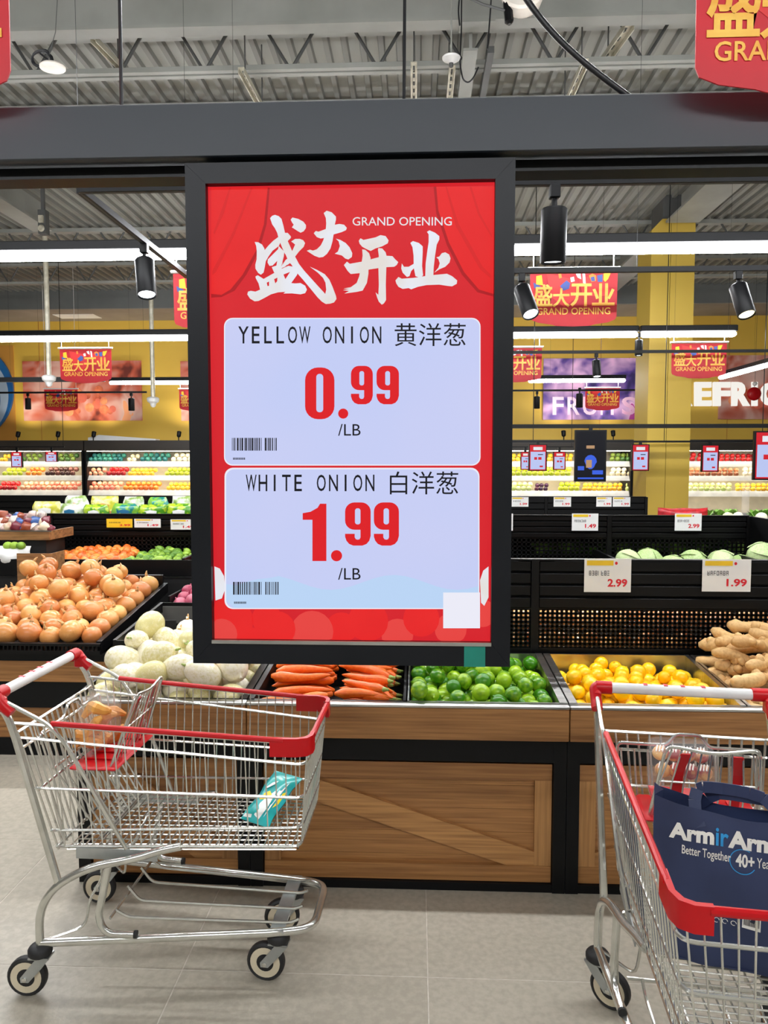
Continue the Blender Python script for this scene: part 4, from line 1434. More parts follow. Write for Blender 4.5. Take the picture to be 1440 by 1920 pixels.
def cart(label, loc, rz, angs):
    g = thing('shopping_cart', label, 'shopping cart', loc, 'shopping carts', rz=rz)
    bl = lambda mb, n, m, par=g, **k: mb.build(n, M[m], par, local=True, **k)
    # chassis
    for s in (-1, 1):
        pts = [(0, s * .245, .135), (0, s * .245, .27), (.05, s * .243, .35), (.16, s * .235, .413), (.29, s * .215, .432), (.37, s * .195, .452), (.43, s * .185, .462)]
        bl(MB().tube(fillet(pts, .06, 4), .0125, 10), 'leg_tube', 'chrome')
        pts = [(.215, s * .222, .418), (.19, s * .222, .30), (.175, s * .222, .245), (.2, s * .222, .192), (.29, s * .215, .19)]
        t = bl(MB().tube(fillet(pts, .04, 4), .0115, 10), 'support_tube', 'chrome')
        bl(MB().tube([(.288, s * .215, .19), (.297, s * .2145, .19)], .0124, 10), 'end_cap', 'rubber', t)
        pts = [(.005, s * .24, .17), (.1, s * .15, .165), (.11, s * .14, .25), (.16, s * .15, .33), (.18, s * .2, .4)]
        bl(MB().tube(fillet(pts, .03, 3), .0045, 6), 'brace_wire', 'chrome')
    pts = [(0, .245, .168), (.72, .15, .175), (.835, .125, .178), (.835, -.125, .178), (.72, -.15, .175), (0, -.245, .168)]
    bl(MB().tube(fillet(pts, .07, 6), .0135, 10), 'bottom_rail', 'chrome')
    for y in (-.12, -.045, .045, .12):
        zz = .19
        pts = [(.2, y * 1.25, .25 if abs(y) < .1 else .225), (.24, y * 1.22, .2), (.76, y, zz), (.785, y * .95, .2)]
        bl(MB().tube(fillet(pts, .02, 3), .0048, 6), 'tray_wire', 'chrome')
    bl(MB().tube([(.2, -.19, .222), (.2, .19, .222)], .005, 6), 'tray_cross_wire', 'chrome')
    bl(MB().box(.70, .745, -.158, .158, .176, .186), 'caster_plate', 'zinc', smooth=False)
    for (x, y, a_) in ((0, .245, angs[0]), (0, -.245, angs[1]), (.722, .125, angs[2]), (.722, -.125, angs[3])):
        c = caster(g, x, y, a_)
        bl(MB().tube([(x, y, .16), (x, y, .185)], .012, 8), 'stem', 'zinc', c)
    # basket: five wire hoops, open to the back
    for k in range(5):
        zf = ROWS[k][1]
        pts = []
        for s in (1, -1):
            q = [side_pt(xrear(ROWS[k][0]) + .004, k, s), side_pt(.3, k, s), side_pt(xfront(zf), k, s)]
            pts += q if s == 1 else q[::-1]
        bl(MB().tube(fillet(pts, .035, 4), .0045 if k else .005, 6), 'basket_hoop', 'chrome')
    for s in (-1, 1):
        mb = MB()
        n = 27
        for i in range(n):
            x = .0 + (xfront(.75) - .03) * i / (n - 1)
            top = side_pt(x, 0, s)
            z_ = rowz(4, x)
            xb_ = max(min(x, xfront(z_) - .01), xrear(z_) + .01 + .04 * (1 - i / n) * 0)
            bot = Vector((max(x, .065), s * hwid(x, z_), z_))
            mid = Vector((lerp(top.x, bot.x, .5), s * hwid(x, (top.z + z_) / 2), (top.z + z_) / 2))
            mb.tube([top, mid, bot], .0022, 5, cap=False)
        tag(bl(mb, 'side_wires', 'chrome'), kind='stuff')
        # the slanting tube that carries the handle, and the rear post
        pts = [(-.075, s * .252, .925), (.05, s * .25, .862), (.1, s * .243, .8), (.2, s * .225, .6), (.262, s * .2, .455)]
        bl(MB().tube(fillet(pts, .03, 4), .0065, 8), 'handle_stay', 'chrome')
        pts = [(-.1, s * .25, .915), (-.075, s * .25, .88), (-.055, s * .25, .82), (.06, s * .238, .362)]
        bl(MB().tube(fillet(pts, .03, 4), .0115, 8), 'rear_post', 'chrome')
    mb = MB()
    n = 13
    for i in range(n):
        t = -1 + 2 * i / (n - 1)
        top = Vector((xfront(.806), t * .19, .806))
        bot = Vector((xfront(.468), t * .15, .468))
        mb.tube([top, bot], .0022, 5, cap=False)
    tag(bl(mb, 'front_wires', 'chrome'), kind='stuff')
    mb = MB()
    for i in range(34):
        x = .075 + .72 * i / 33
        z_ = rowz(4, x) - .006
        hw_ = hwid(x, z_)
        mb.tube([(x, -hw_, z_), (x, hw_, z_)], .0025, 5, cap=False)
    for i in range(13):
        t = -1 + 2 * i / 12
        a_, b_ = rowz(4, .07), rowz(4, .8)
        mb.tube([(.07, t * hwid(.07, a_), a_ - .0095), (.79, t * hwid(.8, b_), b_ - .0095)], .0024, 5, cap=False)
    tag(bl(mb, 'floor_wires', 'chrome'), kind='stuff')
    bl(MB().box(.1, .36, -.2, -.196, .418, .452).box(.1, .36, .196, .2, .418, .452), 'side_plate', 'zinc', smooth=False)
    # rear gate
    mb = MB()
    for i in range(15):
        t = -1 + 2 * i / 14
        mb.tube([(xrear(.83) + .002, t * .232, .83), (xrear(.44) + .004, t * .19, .44)], .0035, 5, cap=False)
    for z in (.83, .78, .64, .45):
        mb.tube([(xrear(z) + .006, -hwid(-.05, z) + .004, z), (xrear(z) + .006, hwid(-.05, z) - .004, z)], .0045, 6)
    bl(mb, 'rear_gate', 'chrome')
    mb = MB()
    for i in range(11):
        t = -1 + 2 * i / 10
        mb.tube([(.0, t * .19, .80), (.03, t * .185, .7), (.17, t * .165, .47)], .0032, 5, cap=False)
    mb.tube(fillet([(.0, -.2, .78), (-.002, -.2, .815), (-.002, -.06, .815), (-.002, -.035, .85), (-.002, .035, .85), (-.002, .06, .815), (-.002, .2, .815), (.0, .2, .78)], .015, 4), .005, 7)
    mb.tube([(.03, -.19, .7), (.03, .19, .7)], .0045, 6)
    mb.tube([(.17, -.17, .47), (.17, .17, .47)], .0045, 6)
    bl(mb, 'folding_gate', 'chrome')
    # child seat
    pl = MB().bbox(.06, .215, -.155, .155, .678, .69, .005)
    for y in (-.09, -.03, .03, .09):
        pl.box(.08, .195, y - .004, y + .004, .69, .696)
    bl(pl, 'seat_plate', 'redpl')
    mb = MB()
    for i in range(9):
        t = -1 + 2 * i / 8
        mb.tube([(.19, t * .13, .685), (.225, t * .12, .8), (.26, t * .1, .9)], .0028, 5, cap=False)
    mb.tube(fillet([(.19, -.14, .685), (.268, -.115, .915), (.268, -.02, .9), (.268, .02, .9), (.268, .115, .915), (.19, .14, .685)], .03, 4), .0045, 7)
    mb.tube([(.225, -.125, .8), (.225, .125, .8)], .003, 5)
    bl(mb, 'seat_back', 'chrome')
    for s in (-1, 1):
        a_ = Vector((.185, s * .075, .69))
        pts = [a_, a_ + Vector((.02, 0, .07)), a_ + Vector((.045, 0, .14)), a_ + Vector((.075, -s * .01, .2))]
        mb = MB()
        for i in range(3):
            p0, p1 = pts[i], pts[i + 1]
            nx = Vector((-.004, 0, .001))
            mb.add([p0 + Vector((0, -.013, 0)), p0 + Vector((0, .013, 0)), p1 + Vector((0, .013, 0)), p1 + Vector((0, -.013, 0)), p0 + nx + Vector((0, -.013, 0)), p0 + nx + Vector((0, .013, 0)), p1 + nx + Vector((0, .013, 0)), p1 + nx + Vector((0, -.013, 0))],
                   [(0, 1, 2, 3), (7, 6, 5, 4), (0, 4, 5, 1), (1, 5, 6, 2), (2, 6, 7, 3), (3, 7, 4, 0)])
        bl(mb, 'seat_strap', 'redpl', smooth=False)
    # handle
    bl(MB().tube([(-.112, -.225, .948), (-.112, .225, .948)], .0165, 14), 'handle_bar', 'whitepl')
    mk = MB()
    for y in (-.11, -.05, .0, .06):
        mk.box(-.1235, -.105, y, y + .012, .9628, .9646)
    bl(mk, 'handle_mark', 'redink', smooth=False)
    for s in (-1, 1):
        mb = MB()
        mb.tube([(-.112, s * .205, .948), (-.112, s * .252, .948)], .0205, 12)
        mb.tube(fillet([(-.112, s * .245, .95), (-.108, s * .256, .945), (-.085, s * .254, .915), (-.06, s * .253, .895)], .02, 4), [.021] * 2 + [.021] * 10 if False else .0175, 10)
        mb.bbox(-.118, -.08, s * .25 - .012, s * .25 + .012, .895, .945, .006)
        bl(mb, 'handle_grip', 'redpl')
    # red rim
    for s in (-1, 1):
        pts = [side_pt(x, 0, s) + Vector((0, 0, .006)) for x in (.055, .3, .55, .76)]
        bl(MB().tube(pts, .0085, 9), 'rim_cover', 'redpl')
        # corner guard wraps the front corner
        c0 = side_pt(.77, 0, s)
        z1, z0 = c0.z + .014, c0.z - .042
        y1 = c0.y + s * .008
        out = [(.72, y1), (.80, y1 - s * .002), (.832, y1 - s * .014), (.846, y1 - s * .04), (.846, y1 - s * .075)]
        inn = [(.833, y1 - s * .075), (.833, y1 - s * .045), (.822, y1 - s * .026), (.797, y1 - s * .015), (.72, y1 - s * .015)]
        q = [(a, b, z1) for a, b in out + inn]
        bl(MB().prism(q, (0, 0, z0 - z1)), 'corner_guard', 'redpl', ang=50)
    y_ = side_pt(.77, 0, 1).y - .06
    bl(MB().tube([(.84, -y_, .813), (.84, y_, .813)], .0095, 9), 'front_rim_cover', 'redpl')
    return g


# the left cart: rear and front caster pivots from the photograph
rn, rf = atz(85, 1868, 0), atz(202, 1690, 0)
rc = (rn + rf) / 2
fc = (atz(532, 1832, 0) + atz(556, 1752, 0)) / 2
d = fc - rc
angL = math.atan2(d.y, d.x)
cartL = cart('empty-looking shopping cart with red rim standing at the left', (rc.x, rc.y, 0), angL, (rad(0), rad(2), rad(10), rad(-5)))

# the right cart comes towards the viewer
hl = atz(1112, 1292, .948)
hr = atz(1452, 1308, .948)
hc = (hl + hr) / 2
angR = rad(-97)
fwd = Vector((math.cos(angR), math.sin(angR), 0))
locR = hc + fwd * .09
cartR = cart('shopping cart holding a navy tote bag, cut by the right edge', (locR.x, locR.y, 0), angR, (rad(160), rad(240), rad(150), rad(150)))


def in_cart(c, p):
    return c.matrix_world @ Vector(p)


bpy.context.view_layer.update()

# ------------------------------------------------------------------ things in the left cart
M['packteal'] = mat('teal snack print', (14, 172, 164), .3, c2=(20, 150, 160), scale=9, coat=.5)
M['packwhite'] = mat('white snack print', (240, 244, 240), .3, scale=9, coat=.5)
M['packyellow'] = mat('yellow snack print', (250, 220, 30), .3, scale=9, coat=.5)


def pillow(w_, h_, t_, nx=12, nz=14, seed=0, top=0.0):
    """a filled bag standing on its lower edge: front and back bulge, crimped ends"""
    g = random.Random(seed)
    mb = MB()
    ph = [g.uniform(0, 6) for _ in range(6)]
    def bul(u, v):
        e_ = max(0, 1 - abs(2 * u - 1) ** 3) * max(0, 1 - abs(2 * v - 1) ** 4)
        return t_ / 2 * e_ * (1 + .12 * math.sin(9 * u + ph[0]) * math.sin(7 * v + ph[1])) + .0015
    for s in (-1, 1):
        vs = []
        for j in range(nz + 1):
            for i in range(nx + 1):
                u, v = i / nx, j / nz
                sh = 1 - .06 * math.sin(math.pi * v) - top * max(0, (v - .6) / .4) ** 2
                vs.append(((u - .5) * w_ * sh + .003 * math.sin(12 * v + ph[2]), s * bul(u, v), v * h_))
        fs = []
        for j in range(nz):
            for i in range(nx):
                a = j * (nx + 1) + i
                f = (a, a + 1, a + nx + 2, a + nx + 1)
                fs.append(f if s < 0 else f[::-1])
        mb.add(vs, fs)
    return mb


def blot_on(w_, h_, t_, pts, off=.0022):
    """print on the front of a pillow bag"""
    vs = []
    for u, v in pts:
        e_ = max(0, 1 - abs(2 * u - 1) ** 3) * max(0, 1 - abs(2 * v - 1) ** 4)
        vs.append(Vector(((u - .5) * w_ * (1 - .06 * math.sin(math.pi * v)), -(t_ / 2 * e_ * 1.1 + off), v * h_)))
    c = sum(vs, Vector()) / len(vs)
    cu, cv = sum(p[0] for p in pts) / len(pts), sum(p[1] for p in pts) / len(pts)
    e_ = max(0, 1 - abs(2 * cu - 1) ** 3) * max(0, 1 - abs(2 * cv - 1) ** 4)
    c = Vector((c.x, -(t_ / 2 * e_ * 1.12 + off), c.z))
    n = len(vs)
    return MB().add([c] + vs, [(0, 1 + i, 1 + (i + 1) % n) for i in range(n)])


pk = thing('snack_packet', 'teal and white snack packet lying in the left cart', 'snack packet', tuple(in_cart(cartL, (.63, -.06, rowz(4, .6) - .004))), rz=rad(3))
sn = pillow(.12, .2, .035, seed=3).build('packet_body', M['packteal'], pk, local=True)
for nm, m_, pts in (('print_mark', 'packwhite', [(.42, .1), (.62, .06), (.72, .3), (.66, .62), (.5, .45), (.4, .3)]), ('print_mark', 'packyellow', [(.28, .36), (.5, .4), (.6, .5), (.45, .56), (.32, .5)]),
                    ('print_mark', 'packyellow', [(.84, .3), (.92, .4), (.93, .66), (.86, .6)]), ('print_mark', 'packwhite', [(.74, .1), (.8, .4), (.84, .8), (.76, .98), (.72, .6)]), ('print_mark', 'packwhite', [(.2, .6), (.34, .72), (.5, .78), (.46, .7), (.3, .6)]),
                    ('print_mark', 'packwhite', [(.05, .04), (.35, .05), (.34, .1), (.06, .1)])):
    blot_on(.12, .2, .035, pts).build(nm, M[m_], sn, local=True)
pk.rotation_euler = (rad(-60), rad(0), rad(-30))
pk.location.z += .022

M['bun'] = mat('glazed bread', (206, 120, 40), .35, c2=(236, 176, 84), scale=12, rnd=.3, bump=.1)
M['clear'] = glassy('clear plastic bag', (238, 236, 230), .86)
bg = thing('bread_bag', 'clear bag of orange-brown bread on the red seat of the left cart', 'bread bag', tuple(in_cart(cartL, (.09, .0, .69))), rz=angL)
for k in range(7):
    x, y = R.uniform(-.02, .03), -.05 + .1 * (k % 3) / 2
    z0 = .02 + .055 * (k // 3)
    pts = [(x - .045 + .09 * t, y + .012 * math.sin(t * 9 + k), z0 + .02 * math.sin(t * 5 + k) + .035 * t) for t in [i / 7 for i in range(8)]]
    MB().tube(pts, [.008, .014, .017, .018, .018, .017, .013, .007], 8).build('bread_twist', M['bun'], bg, local=True)
pb = pillow(.17, .2, .12, seed=9)
o = pb.build('bag_film', M['clear'], bg, local=True)
o.rotation_euler = (0, 0, rad(90))

# ------------------------------------------------------------------ things in the right cart
M['navy'] = mat('navy tote fabric', (46, 58, 94), .62, c2=(36, 46, 78), scale=5, bump=.08, bscale=14)
M['navydk'] = mat('navy lining', (30, 38, 62), .7, scale=8)
M['print'] = mat('white print', (240, 238, 232), .5, scale=8)
M['printblue'] = mat('blue print', (40, 150, 216), .5, scale=8)
TBW, TBH, TBD = .40, .355, .075
tl = at(1236, 1497, 1.72)
bl_ = at(1217, 1786, 1.74)
tz0 = bl_.z
tote = thing('tote_bag', 'navy fabric tote bag with white and blue lettering in the right cart', 'tote bag', (0, 0, tz0), rz=rad(-17))
tote.location = (bl_.x + TBW / 2 * math.cos(rad(-17)) + .004, bl_.y + .0 + TBW / 2 * math.sin(rad(-17)), tz0)
TBH = tl.z - tz0


def fy(u, v):
    """depth of the soft front face"""
    return -.012 * math.sin(math.pi * u) * math.sin(math.pi * v) + .004 * math.sin(17 * u + 3 * v) * (1 - v * .3) + .003 * math.sin(9 * v + 14 * u)


nx, nz = 22, 16
vs, fs = [], []
for j in range(nz + 1):
    for i in range(nx + 1):
        u, v = i / nx, j / nz
        dip = -.03 * math.sin(math.pi * u) * max(0, v - .8) / .2 * (1 if True else 0)
        vs.append(((u - .5) * TBW, fy(u, v), v * TBH + dip))
for j in range(nz):
    for i in range(nx):
        a = j * (nx + 1) + i
        fs.append((a, a + 1, a + nx + 2, a + nx + 1))
front = MB().add(vs, fs)
solid = front.build('front_panel', M['navy'], tote, local=True)
back = MB().add([(x, TBD - y * .5, z * .985) for x, y, z in vs], [f[::-1] for f in fs]).build('back_panel', M['navy'], tote, local=True)
sd = MB()
for s in (0, 1):
    ed = [vs[j * (nx + 1) + (nx if s else 0)] for j in range(nz + 1)]
    mid = [(p[0] + (-.02 if s else .02) * (p[2] / TBH), TBD / 2, p[2]) for p in ed]
    bk_ = [(p[0], TBD - p[1] * .5, p[2]) for p in ed]
    for A, B in ((ed, mid), (mid, bk_)):
        n = len(A)
        sd.add(A + B, [(j, n + j, n + j + 1, j + 1) if s else (j, j + 1, n + j + 1, n + j) for j in range(n - 1)])
sd.box(-TBW / 2, TBW / 2, .0, TBD, .0, .004)
sd.build('side_panel', M['navy'], tote, local=True)
def strap(name, y, h, dx, tilt, lean):
    pts = []
    for i in range(13):
        t = i / 12
        a = math.pi * t
        pts.append(Vector((-dx * math.cos(a) + tilt * math.sin(a), y + lean * math.sin(a), TBH - .06 + (h + .06) * min(1, math.sin(a) * 1.35))))
    mb = MB()
    for i in range(12):
        p0, p1 = pts[i], pts[i + 1]
        tdir = (p1 - p0).normalized()
        wv = tdir.cross(Vector((0, 1, 0))).normalized() * .0135
        nv = Vector((0, .0025, 0))
        mb.add([p0 - wv, p0 + wv, p1 + wv, p1 - wv, p0 - wv + nv, p0 + wv + nv, p1 + wv + nv, p1 - wv + nv], [(0, 1, 2, 3), (7, 6, 5, 4), (0, 4, 5, 1), (2, 6, 7, 3), (1, 5, 6, 2), (3, 7, 4, 0)])
    mb.build(name, M['navy'], tote, local=True)


strap('carry_strap', -.006, .018, .1, -.05, .05)
strap('carry_strap', TBD + .0, .004, .11, .03, -.03)


def tprint(name, m, s, u0, v0, u1, v1, bold=0.0, slant=0.0):
    mb = MB()
    vs_, fs_ = glyphs(s, bold)
    out = []
    for x, y in vs_:
        u, v = lerp(u0, u1, x), lerp(v0, v1, y)
        out.append(((u - .5) * TBW, fy(u, v) - .0022, v * TBH))
    mb.add(out, fs_)
    return mb.build(name, M[m], solid, local=True, smooth=False)


def tu(px, py):
    """where a pixel of the photograph falls on the front of the tote"""
    Mi = Matrix.Translation(tote.location) @ Matrix.Rotation(rad(-17), 4, 'Z')
    o_ = Mi.inverted() @ Vector((0, 0, H))
    d_ = Mi.to_3x3().inverted() @ ray(px, py)
    t = -o_.y / d_.y
    p_ = o_ + d_ * t
    return p_.x / TBW + .5, p_.z / TBH


u0, v0 = tu(1254, 1568)
u1, v1 = tu(1338, 1593)
u2, _ = tu(1367, 1593)
u3, v3 = tu(1362, 1594)
vt = tu(1268, 1539)[1]
us = (u1 - u0)
tprint('brand_lettering', 'print', 'Arm', u0, v0, u1, vt, .045)
tprint('brand_lettering', 'printblue', 'ir', u1 + .008, v0, u2 - .006, vt, .02)
tprint('brand_lettering', 'print', 'Arm', u2 - .008, v0, u2 - .008 + us, vt, .045)
ua, va = tu(1278, 1596)
ub, vb = tu(1369, 1612)
vt2 = tu(1281, 1581)[1]
tprint('slogan_lettering', 'print', 'Better Together', ua, va - .02, ub, vt2 - .0, .012)
uc, vc = tu(1378, 1617)
ud, _ = tu(1413, 1622)
tprint('slogan_lettering', 'print', '40+', uc, va - .02, ud, vt2 + .005, .03)
tprint('slogan_lettering', 'print', 'Years', ud + .012, va - .012, ud + .11, vt2 - .005, .005)
um, vm = tu(1392, 1611)
mb = MB()
ring = []
for i in range(25):
    a = rad(60 + 270 * i / 24)
    for r_ in (.066, .071):
        u, v = um + r_ * math.cos(a) * 1.0, vm + r_ * math.sin(a) * TBW / TBH
        ring.append(((u - .5) * TBW, fy(u, v) - .002, v * TBH))
mb.add(ring, [(2 * i, 2 * i + 2, 2 * i + 3, 2 * i + 1) for i in range(24)])
mb.build('slogan_ring', M['printblue'], solid, local=True, smooth=False)
# care print and barcode near the foot
ue, ve = tu(1343, 1722)
mb = MB()
for k in range(3):
    a = ue + k * .045
    for i in range(10):
        a0, a1 = 2 * math.pi * i / 12, 2 * math.pi * (i + 1) / 12
        q = []
        for aa, r_ in ((a0, .012), (a1, .012), (a1, .016), (a0, .016)):
            u, v = a + r_ * math.cos(aa), ve + r_ * math.sin(aa) * TBW / TBH
            q.append(((u - .5) * TBW, fy(u, v) - .002, v * TBH))
        mb.add(q, [(0, 1, 2, 3)])
mb.build('care_mark', M['print'], solid, local=True, smooth=False)
uf, vf = tu(1390, 1734)
ug, vg = tu(1425, 1706)
quad = lambda a, b, c_, d_, off: [((u - .5) * TBW, fy(u, v) - off, v * TBH) for u, v in ((a, b), (c_, b), (c_, d_), (a, d_))]
MB().add(quad(uf, vf, ug, vg, .002), [(0, 1, 2, 3)]).build('barcode_label', M['print'], solid, local=True, smooth=False)
mb = MB()
x = uf + .008
while x < ug - .01:
    wd = R.choice((.002, .003, .004))
    mb.add(quad(x, lerp(vf, vg, .2), x + wd, lerp(vf, vg, .92), .0026), [(0, 1, 2, 3)])
    x += wd + R.choice((.002, .003))
mb.build('barcode', M['ink'], solid, local=True, smooth=False)

# pastry box behind the tote
M['boxclear'] = glassy('clear plastic box', (240, 238, 236), .9, .06)
M['pastry'] = mat('iced pastry', (226, 176, 104), .45, c2=(150, 40, 44), scale=22, spread=(.42, .58), rnd=.2, bump=.2)
M['icing'] = mat('white icing', (244, 236, 228), .35, scale=20)
q0, q1 = at(1236, 1492, 1.96), at(1358, 1420, 1.96)
pb = thing('pastry_box', 'clear plastic box of iced pastries behind the tote bag', 'pastry box', ((q0.x + q1.x) / 2, 2.02, q0.z - .05), rz=rad(-8))
wX = (q1.x - q0.x) / 2
hz = (q1.z - q0.z) + .05
MB().bbox(-wX, wX, -.03, .09, 0, hz, .012).build('clear_shell', M['boxclear'], pb, local=True)
bx('box_base', M['redpl'], pb, -wX + .006, wX - .006, -.022, .082, .002, .012, local=True)
for i in range(4):
    for j in range(2):
        x = -wX + .03 + (2 * wX - .06) * i / 3
        o = sphere_mb(egg(.022, .02, .02, 7), 12).build('pastry', M['pastry'], pb, local=True)
        o.location = (x, .0 + j * .045, hz - .035 - .03 * (1 - j))
        ic = MB()
        for t in (-1, 0, 1):
            ic.tube([(t * .008 - .006, -.018, .012), (t * .008, 0, .0215), (t * .008 + .006, .018, .012)], .0022, 5)
        ic.build('icing_stripe', M['icing'], o, local=True)

# ================================================================== price tags
def ptag(label, px0, py0, px1, py1, Y, price='', lines=True, yellow='strip', lean=0.0):
    a, b = at(px0, py1, Y), at(px1, py0, Y)
    w_, h_ = b.x - a.x, b.z - a.z
    g = thing('price_tag', label, 'price tag', ((a.x + b.x) / 2, Y, a.z), rz=0)
    bx('card', M['yellowcard'] if yellow == 'full' else M['white'], g, a.x, b.x, Y, Y + .003, a.z, b.z)
    f = lambda u, v, k=1: Vector((a.x + w_ * u, Y - .0007 * k, a.z + h_ * v))
    if yellow == 'strip':
        MB().add([f(.05, .8), f(.62, .8), f(.62, .95), f(.05, .95)], [(0, 1, 2, 3)]).build('yellow_strip', M['yellowcard'], g, smooth=False)
        MB().poly([f(.68 + .03 * math.cos(t * .63), .87 + .05 * math.sin(t * .63)) for t in range(10)]).build('red_dot', M['redink'], g, smooth=False)
    if lines:
        mb = MB()
        x = .1
        rr = random.Random(px0)
        while x < .52:
            for (du, dv, lu, lv) in ((0, 0, .045, .02), (0, .06, .045, .02), (0, .12, .045, .02), (.0, 0, .01, .14), (.035, 0, .01, .14)):
                if rr.random() < .8:
                    mb.add([f(x + du, .5 + dv), f(x + du + lu, .5 + dv), f(x + du + lu, .5 + dv + lv), f(x + du, .5 + dv + lv)], [(0, 1, 2, 3)])
            x += .065
        mb.build('small_print', M['ink'], g, smooth=False)
    if price:
        mb = MB()
        p0 = f(.5, .16)
        text(mb, price, p0, f(.92, .16) - p0, f(.5, .4) - p0, .03)
        mb.build('price_lettering', M['redink'], g, smooth=False)
    return g


yt = YP1 - .012
ptag('large white price tag reading 2.99 above the lemons', 1095, 1048, 1184, 1110, yt, '2.99')
ptag('large white price tag reading 1.99 above the ginger', 1316, 1049, 1409, 1109, yt, '1.99')
ptag('white price tag reading 1.49 on the middle panel', 1072, 963, 1122, 995, YP2 - .012, '1.49')
ptag('white price tag reading 2.99 on the middle panel under the column', 1265, 963, 1316, 995, YP2 - .012, '2.99')
ptag('white price tag cut by the right side of the display screen', 938, 963, 962, 995, YP2 - .012)
for px0, px1, nm in ((959, 991, 'leftmost'), (1038, 1071, 'second'), (1118, 1147, 'third'), (1149, 1182, 'rightmost')):
    ptag('%s small price tag on the far black panel left of the column' % nm, px0, 932, px1, 950, 8.985, '1.99')
ptag('yellow price card under the bagged greens', 200, 973, 248, 989, YP2 - .02, '2.99', yellow='full')
ptag('white and yellow price card under the bagged greens', 252, 973, 301, 989, YP2 - .02, '1.49')
ptag('white price card nearest the display screen under the bagged greens', 320, 974, 366, 993, YP2 - .02, '1.49')

# ================================================================== bagged greens and packets on the left
M['bag_green'] = mat('printed green bag', (70, 140, 24), .3, c2=(176, 204, 44), scale=24, spread=(.46, .54), coat=.4)
M['bag_yellow'] = mat('printed yellow bag', (200, 196, 50), .3, c2=(238, 230, 160), scale=22, spread=(.42, .58), coat=.4)
M['bag_white'] = mat('printed white bag', (226, 230, 220), .3, c2=(130, 160, 70), scale=12, spread=(.46, .6), coat=.4)
M['bag_teal'] = mat('printed teal bag', (20, 130, 120), .3, c2=(130, 186, 60), scale=20, spread=(.46, .54), coat=.4)
M['lab_blue'] = mat('blue label', (40, 110, 150), .4, scale=8)
M['lab_white'] = mat('white label', (240, 240, 236), .4, scale=8)
M['lab_orange'] = mat('orange label', (226, 150, 90), .4, scale=8)
BAGS = ((60, 118, 940, 972, 'bag_yellow', 'lab_white', 6.3, 'yellow bag of greens at the left end of the row'), (112, 158, 944, 972, 'bag_white', 'lab_blue', 6.24, 'white bag of greens with a blue label'),
        (120, 168, 929, 960, 'bag_white', 'lab_orange', 6.5, 'tall white bag at the back of the row of greens'), (155, 206, 946, 972, 'bag_green', 'lab_white', 6.24, 'plump green bag in the middle of the row'),
        (170, 224, 930, 962, 'bag_yellow', 'lab_orange', 6.5, 'back bag with an orange label in the row of greens'), (208, 262, 944, 972, 'bag_teal', 'lab_blue', 6.24, 'green bag with a blue and teal label'),
        (230, 272, 931, 955, 'bag_white', 'lab_orange', 6.5, 'pale back bag above the teal labelled greens'), (258, 314, 946, 972, 'bag_green', 'lab_white', 6.24, 'light green bag of lettuce with a white label'),
        (276, 318, 932, 955, 'bag_teal', 'lab_blue', 6.5, 'teal bag at the back of the row of greens'), (311, 366, 944, 972, 'bag_green', 'lab_white', 6.22, 'green lettuce bag next to the display screen'),
        (322, 362, 930, 950, 'bag_white', 'lab_orange', 6.5, 'white bag at the back next to the display screen'))
for i, (x0, x1, y0, y1, m_, lb, Y, lab) in enumerate(BAGS):
    a, b = at(x0, y1, Y), at(x1, y0, Y)
    w_, h_ = b.x - a.x, b.z - 1.14
    g = thing('salad_bag', lab, 'salad bag', ((a.x + b.x) / 2, Y, 1.14), 'bagged greens')
    o = pillow(w_, h_, .1, 10, 12, seed=i, top=(.22, .1, .32)[i % 3]).build('bag_body', M[m_], g, local=True)
    for nm_, m2, pts in (('print_patch', ('lab_white', 'lab_blue', 'packyellow')[i % 3], [(.2, .18), (.45, .14), (.5, .32), (.3, .36)]), ('print_patch', ('packteal', 'lab_orange', 'lab_blue')[i % 3], [(.55, .2), (.8, .16), (.82, .4), (.62, .38)])):
        blot_on(w_, h_, .1, pts).build(nm_, M[m2], o, local=True)
    blot_on(w_, h_, .1, [(.3, .4), (.7, .42), (.72, .66), (.5, .72), (.28, .64)]).build('bag_label', M[lb], o, local=True)

M['pouch_a'] = mat('printed pouch', (120, 36, 52), .35, c2=(214, 200, 190), scale=10, spread=(.45, .6), rnd=.9, coat=.3)
M['pouch_b'] = mat('printed blue pouch', (60, 96, 160), .35, c2=(220, 190, 180), scale=10, spread=(.45, .6), rnd=.8, coat=.3)
M['pouch_c'] = mat('printed brown pouch', (150, 70, 40), .35, c2=(230, 210, 180), scale=10, spread=(.45, .6), rnd=.8, coat=.3)
Yc = 5.5
a, b = at(-70, 1012, Yc), at(92, 996, Yc)
g = thing('wooden_crate', 'light wooden crate under the small coloured packets', 'crate', ((a.x + b.x) / 2, Yc, a.z))
bx('front_board', M['crate'], g, a.x, b.x, Yc, Yc + .02, a.z, b.z)
bx('side_board', M['crate'], g, b.x - .02, b.x, Yc + .021, Yc + .4, a.z, b.z)
bx('crate_floor', M['crate'], g, a.x, b.x - .021, Yc + .021, Yc + .4, a.z, a.z + .01)
bx('crate_leg', M['blackmat'], g, b.x - .3, b.x - .05, Yc + .05, Yc + .35, zr2 - .13, a.z)
bx('metal_lip', M['inox'], g, a.x, b.x + .02, Yc - .004, Yc - .001, b.z - .004, b.z + .006)
pm = [proto_mesh(pillow(.085, .07, .06, 6, 6, seed=50 + i, top=.25), 'packet', ('pouch_a', 'pouch_b', 'pouch_c')[i]) for i in range(3)]
n = 0
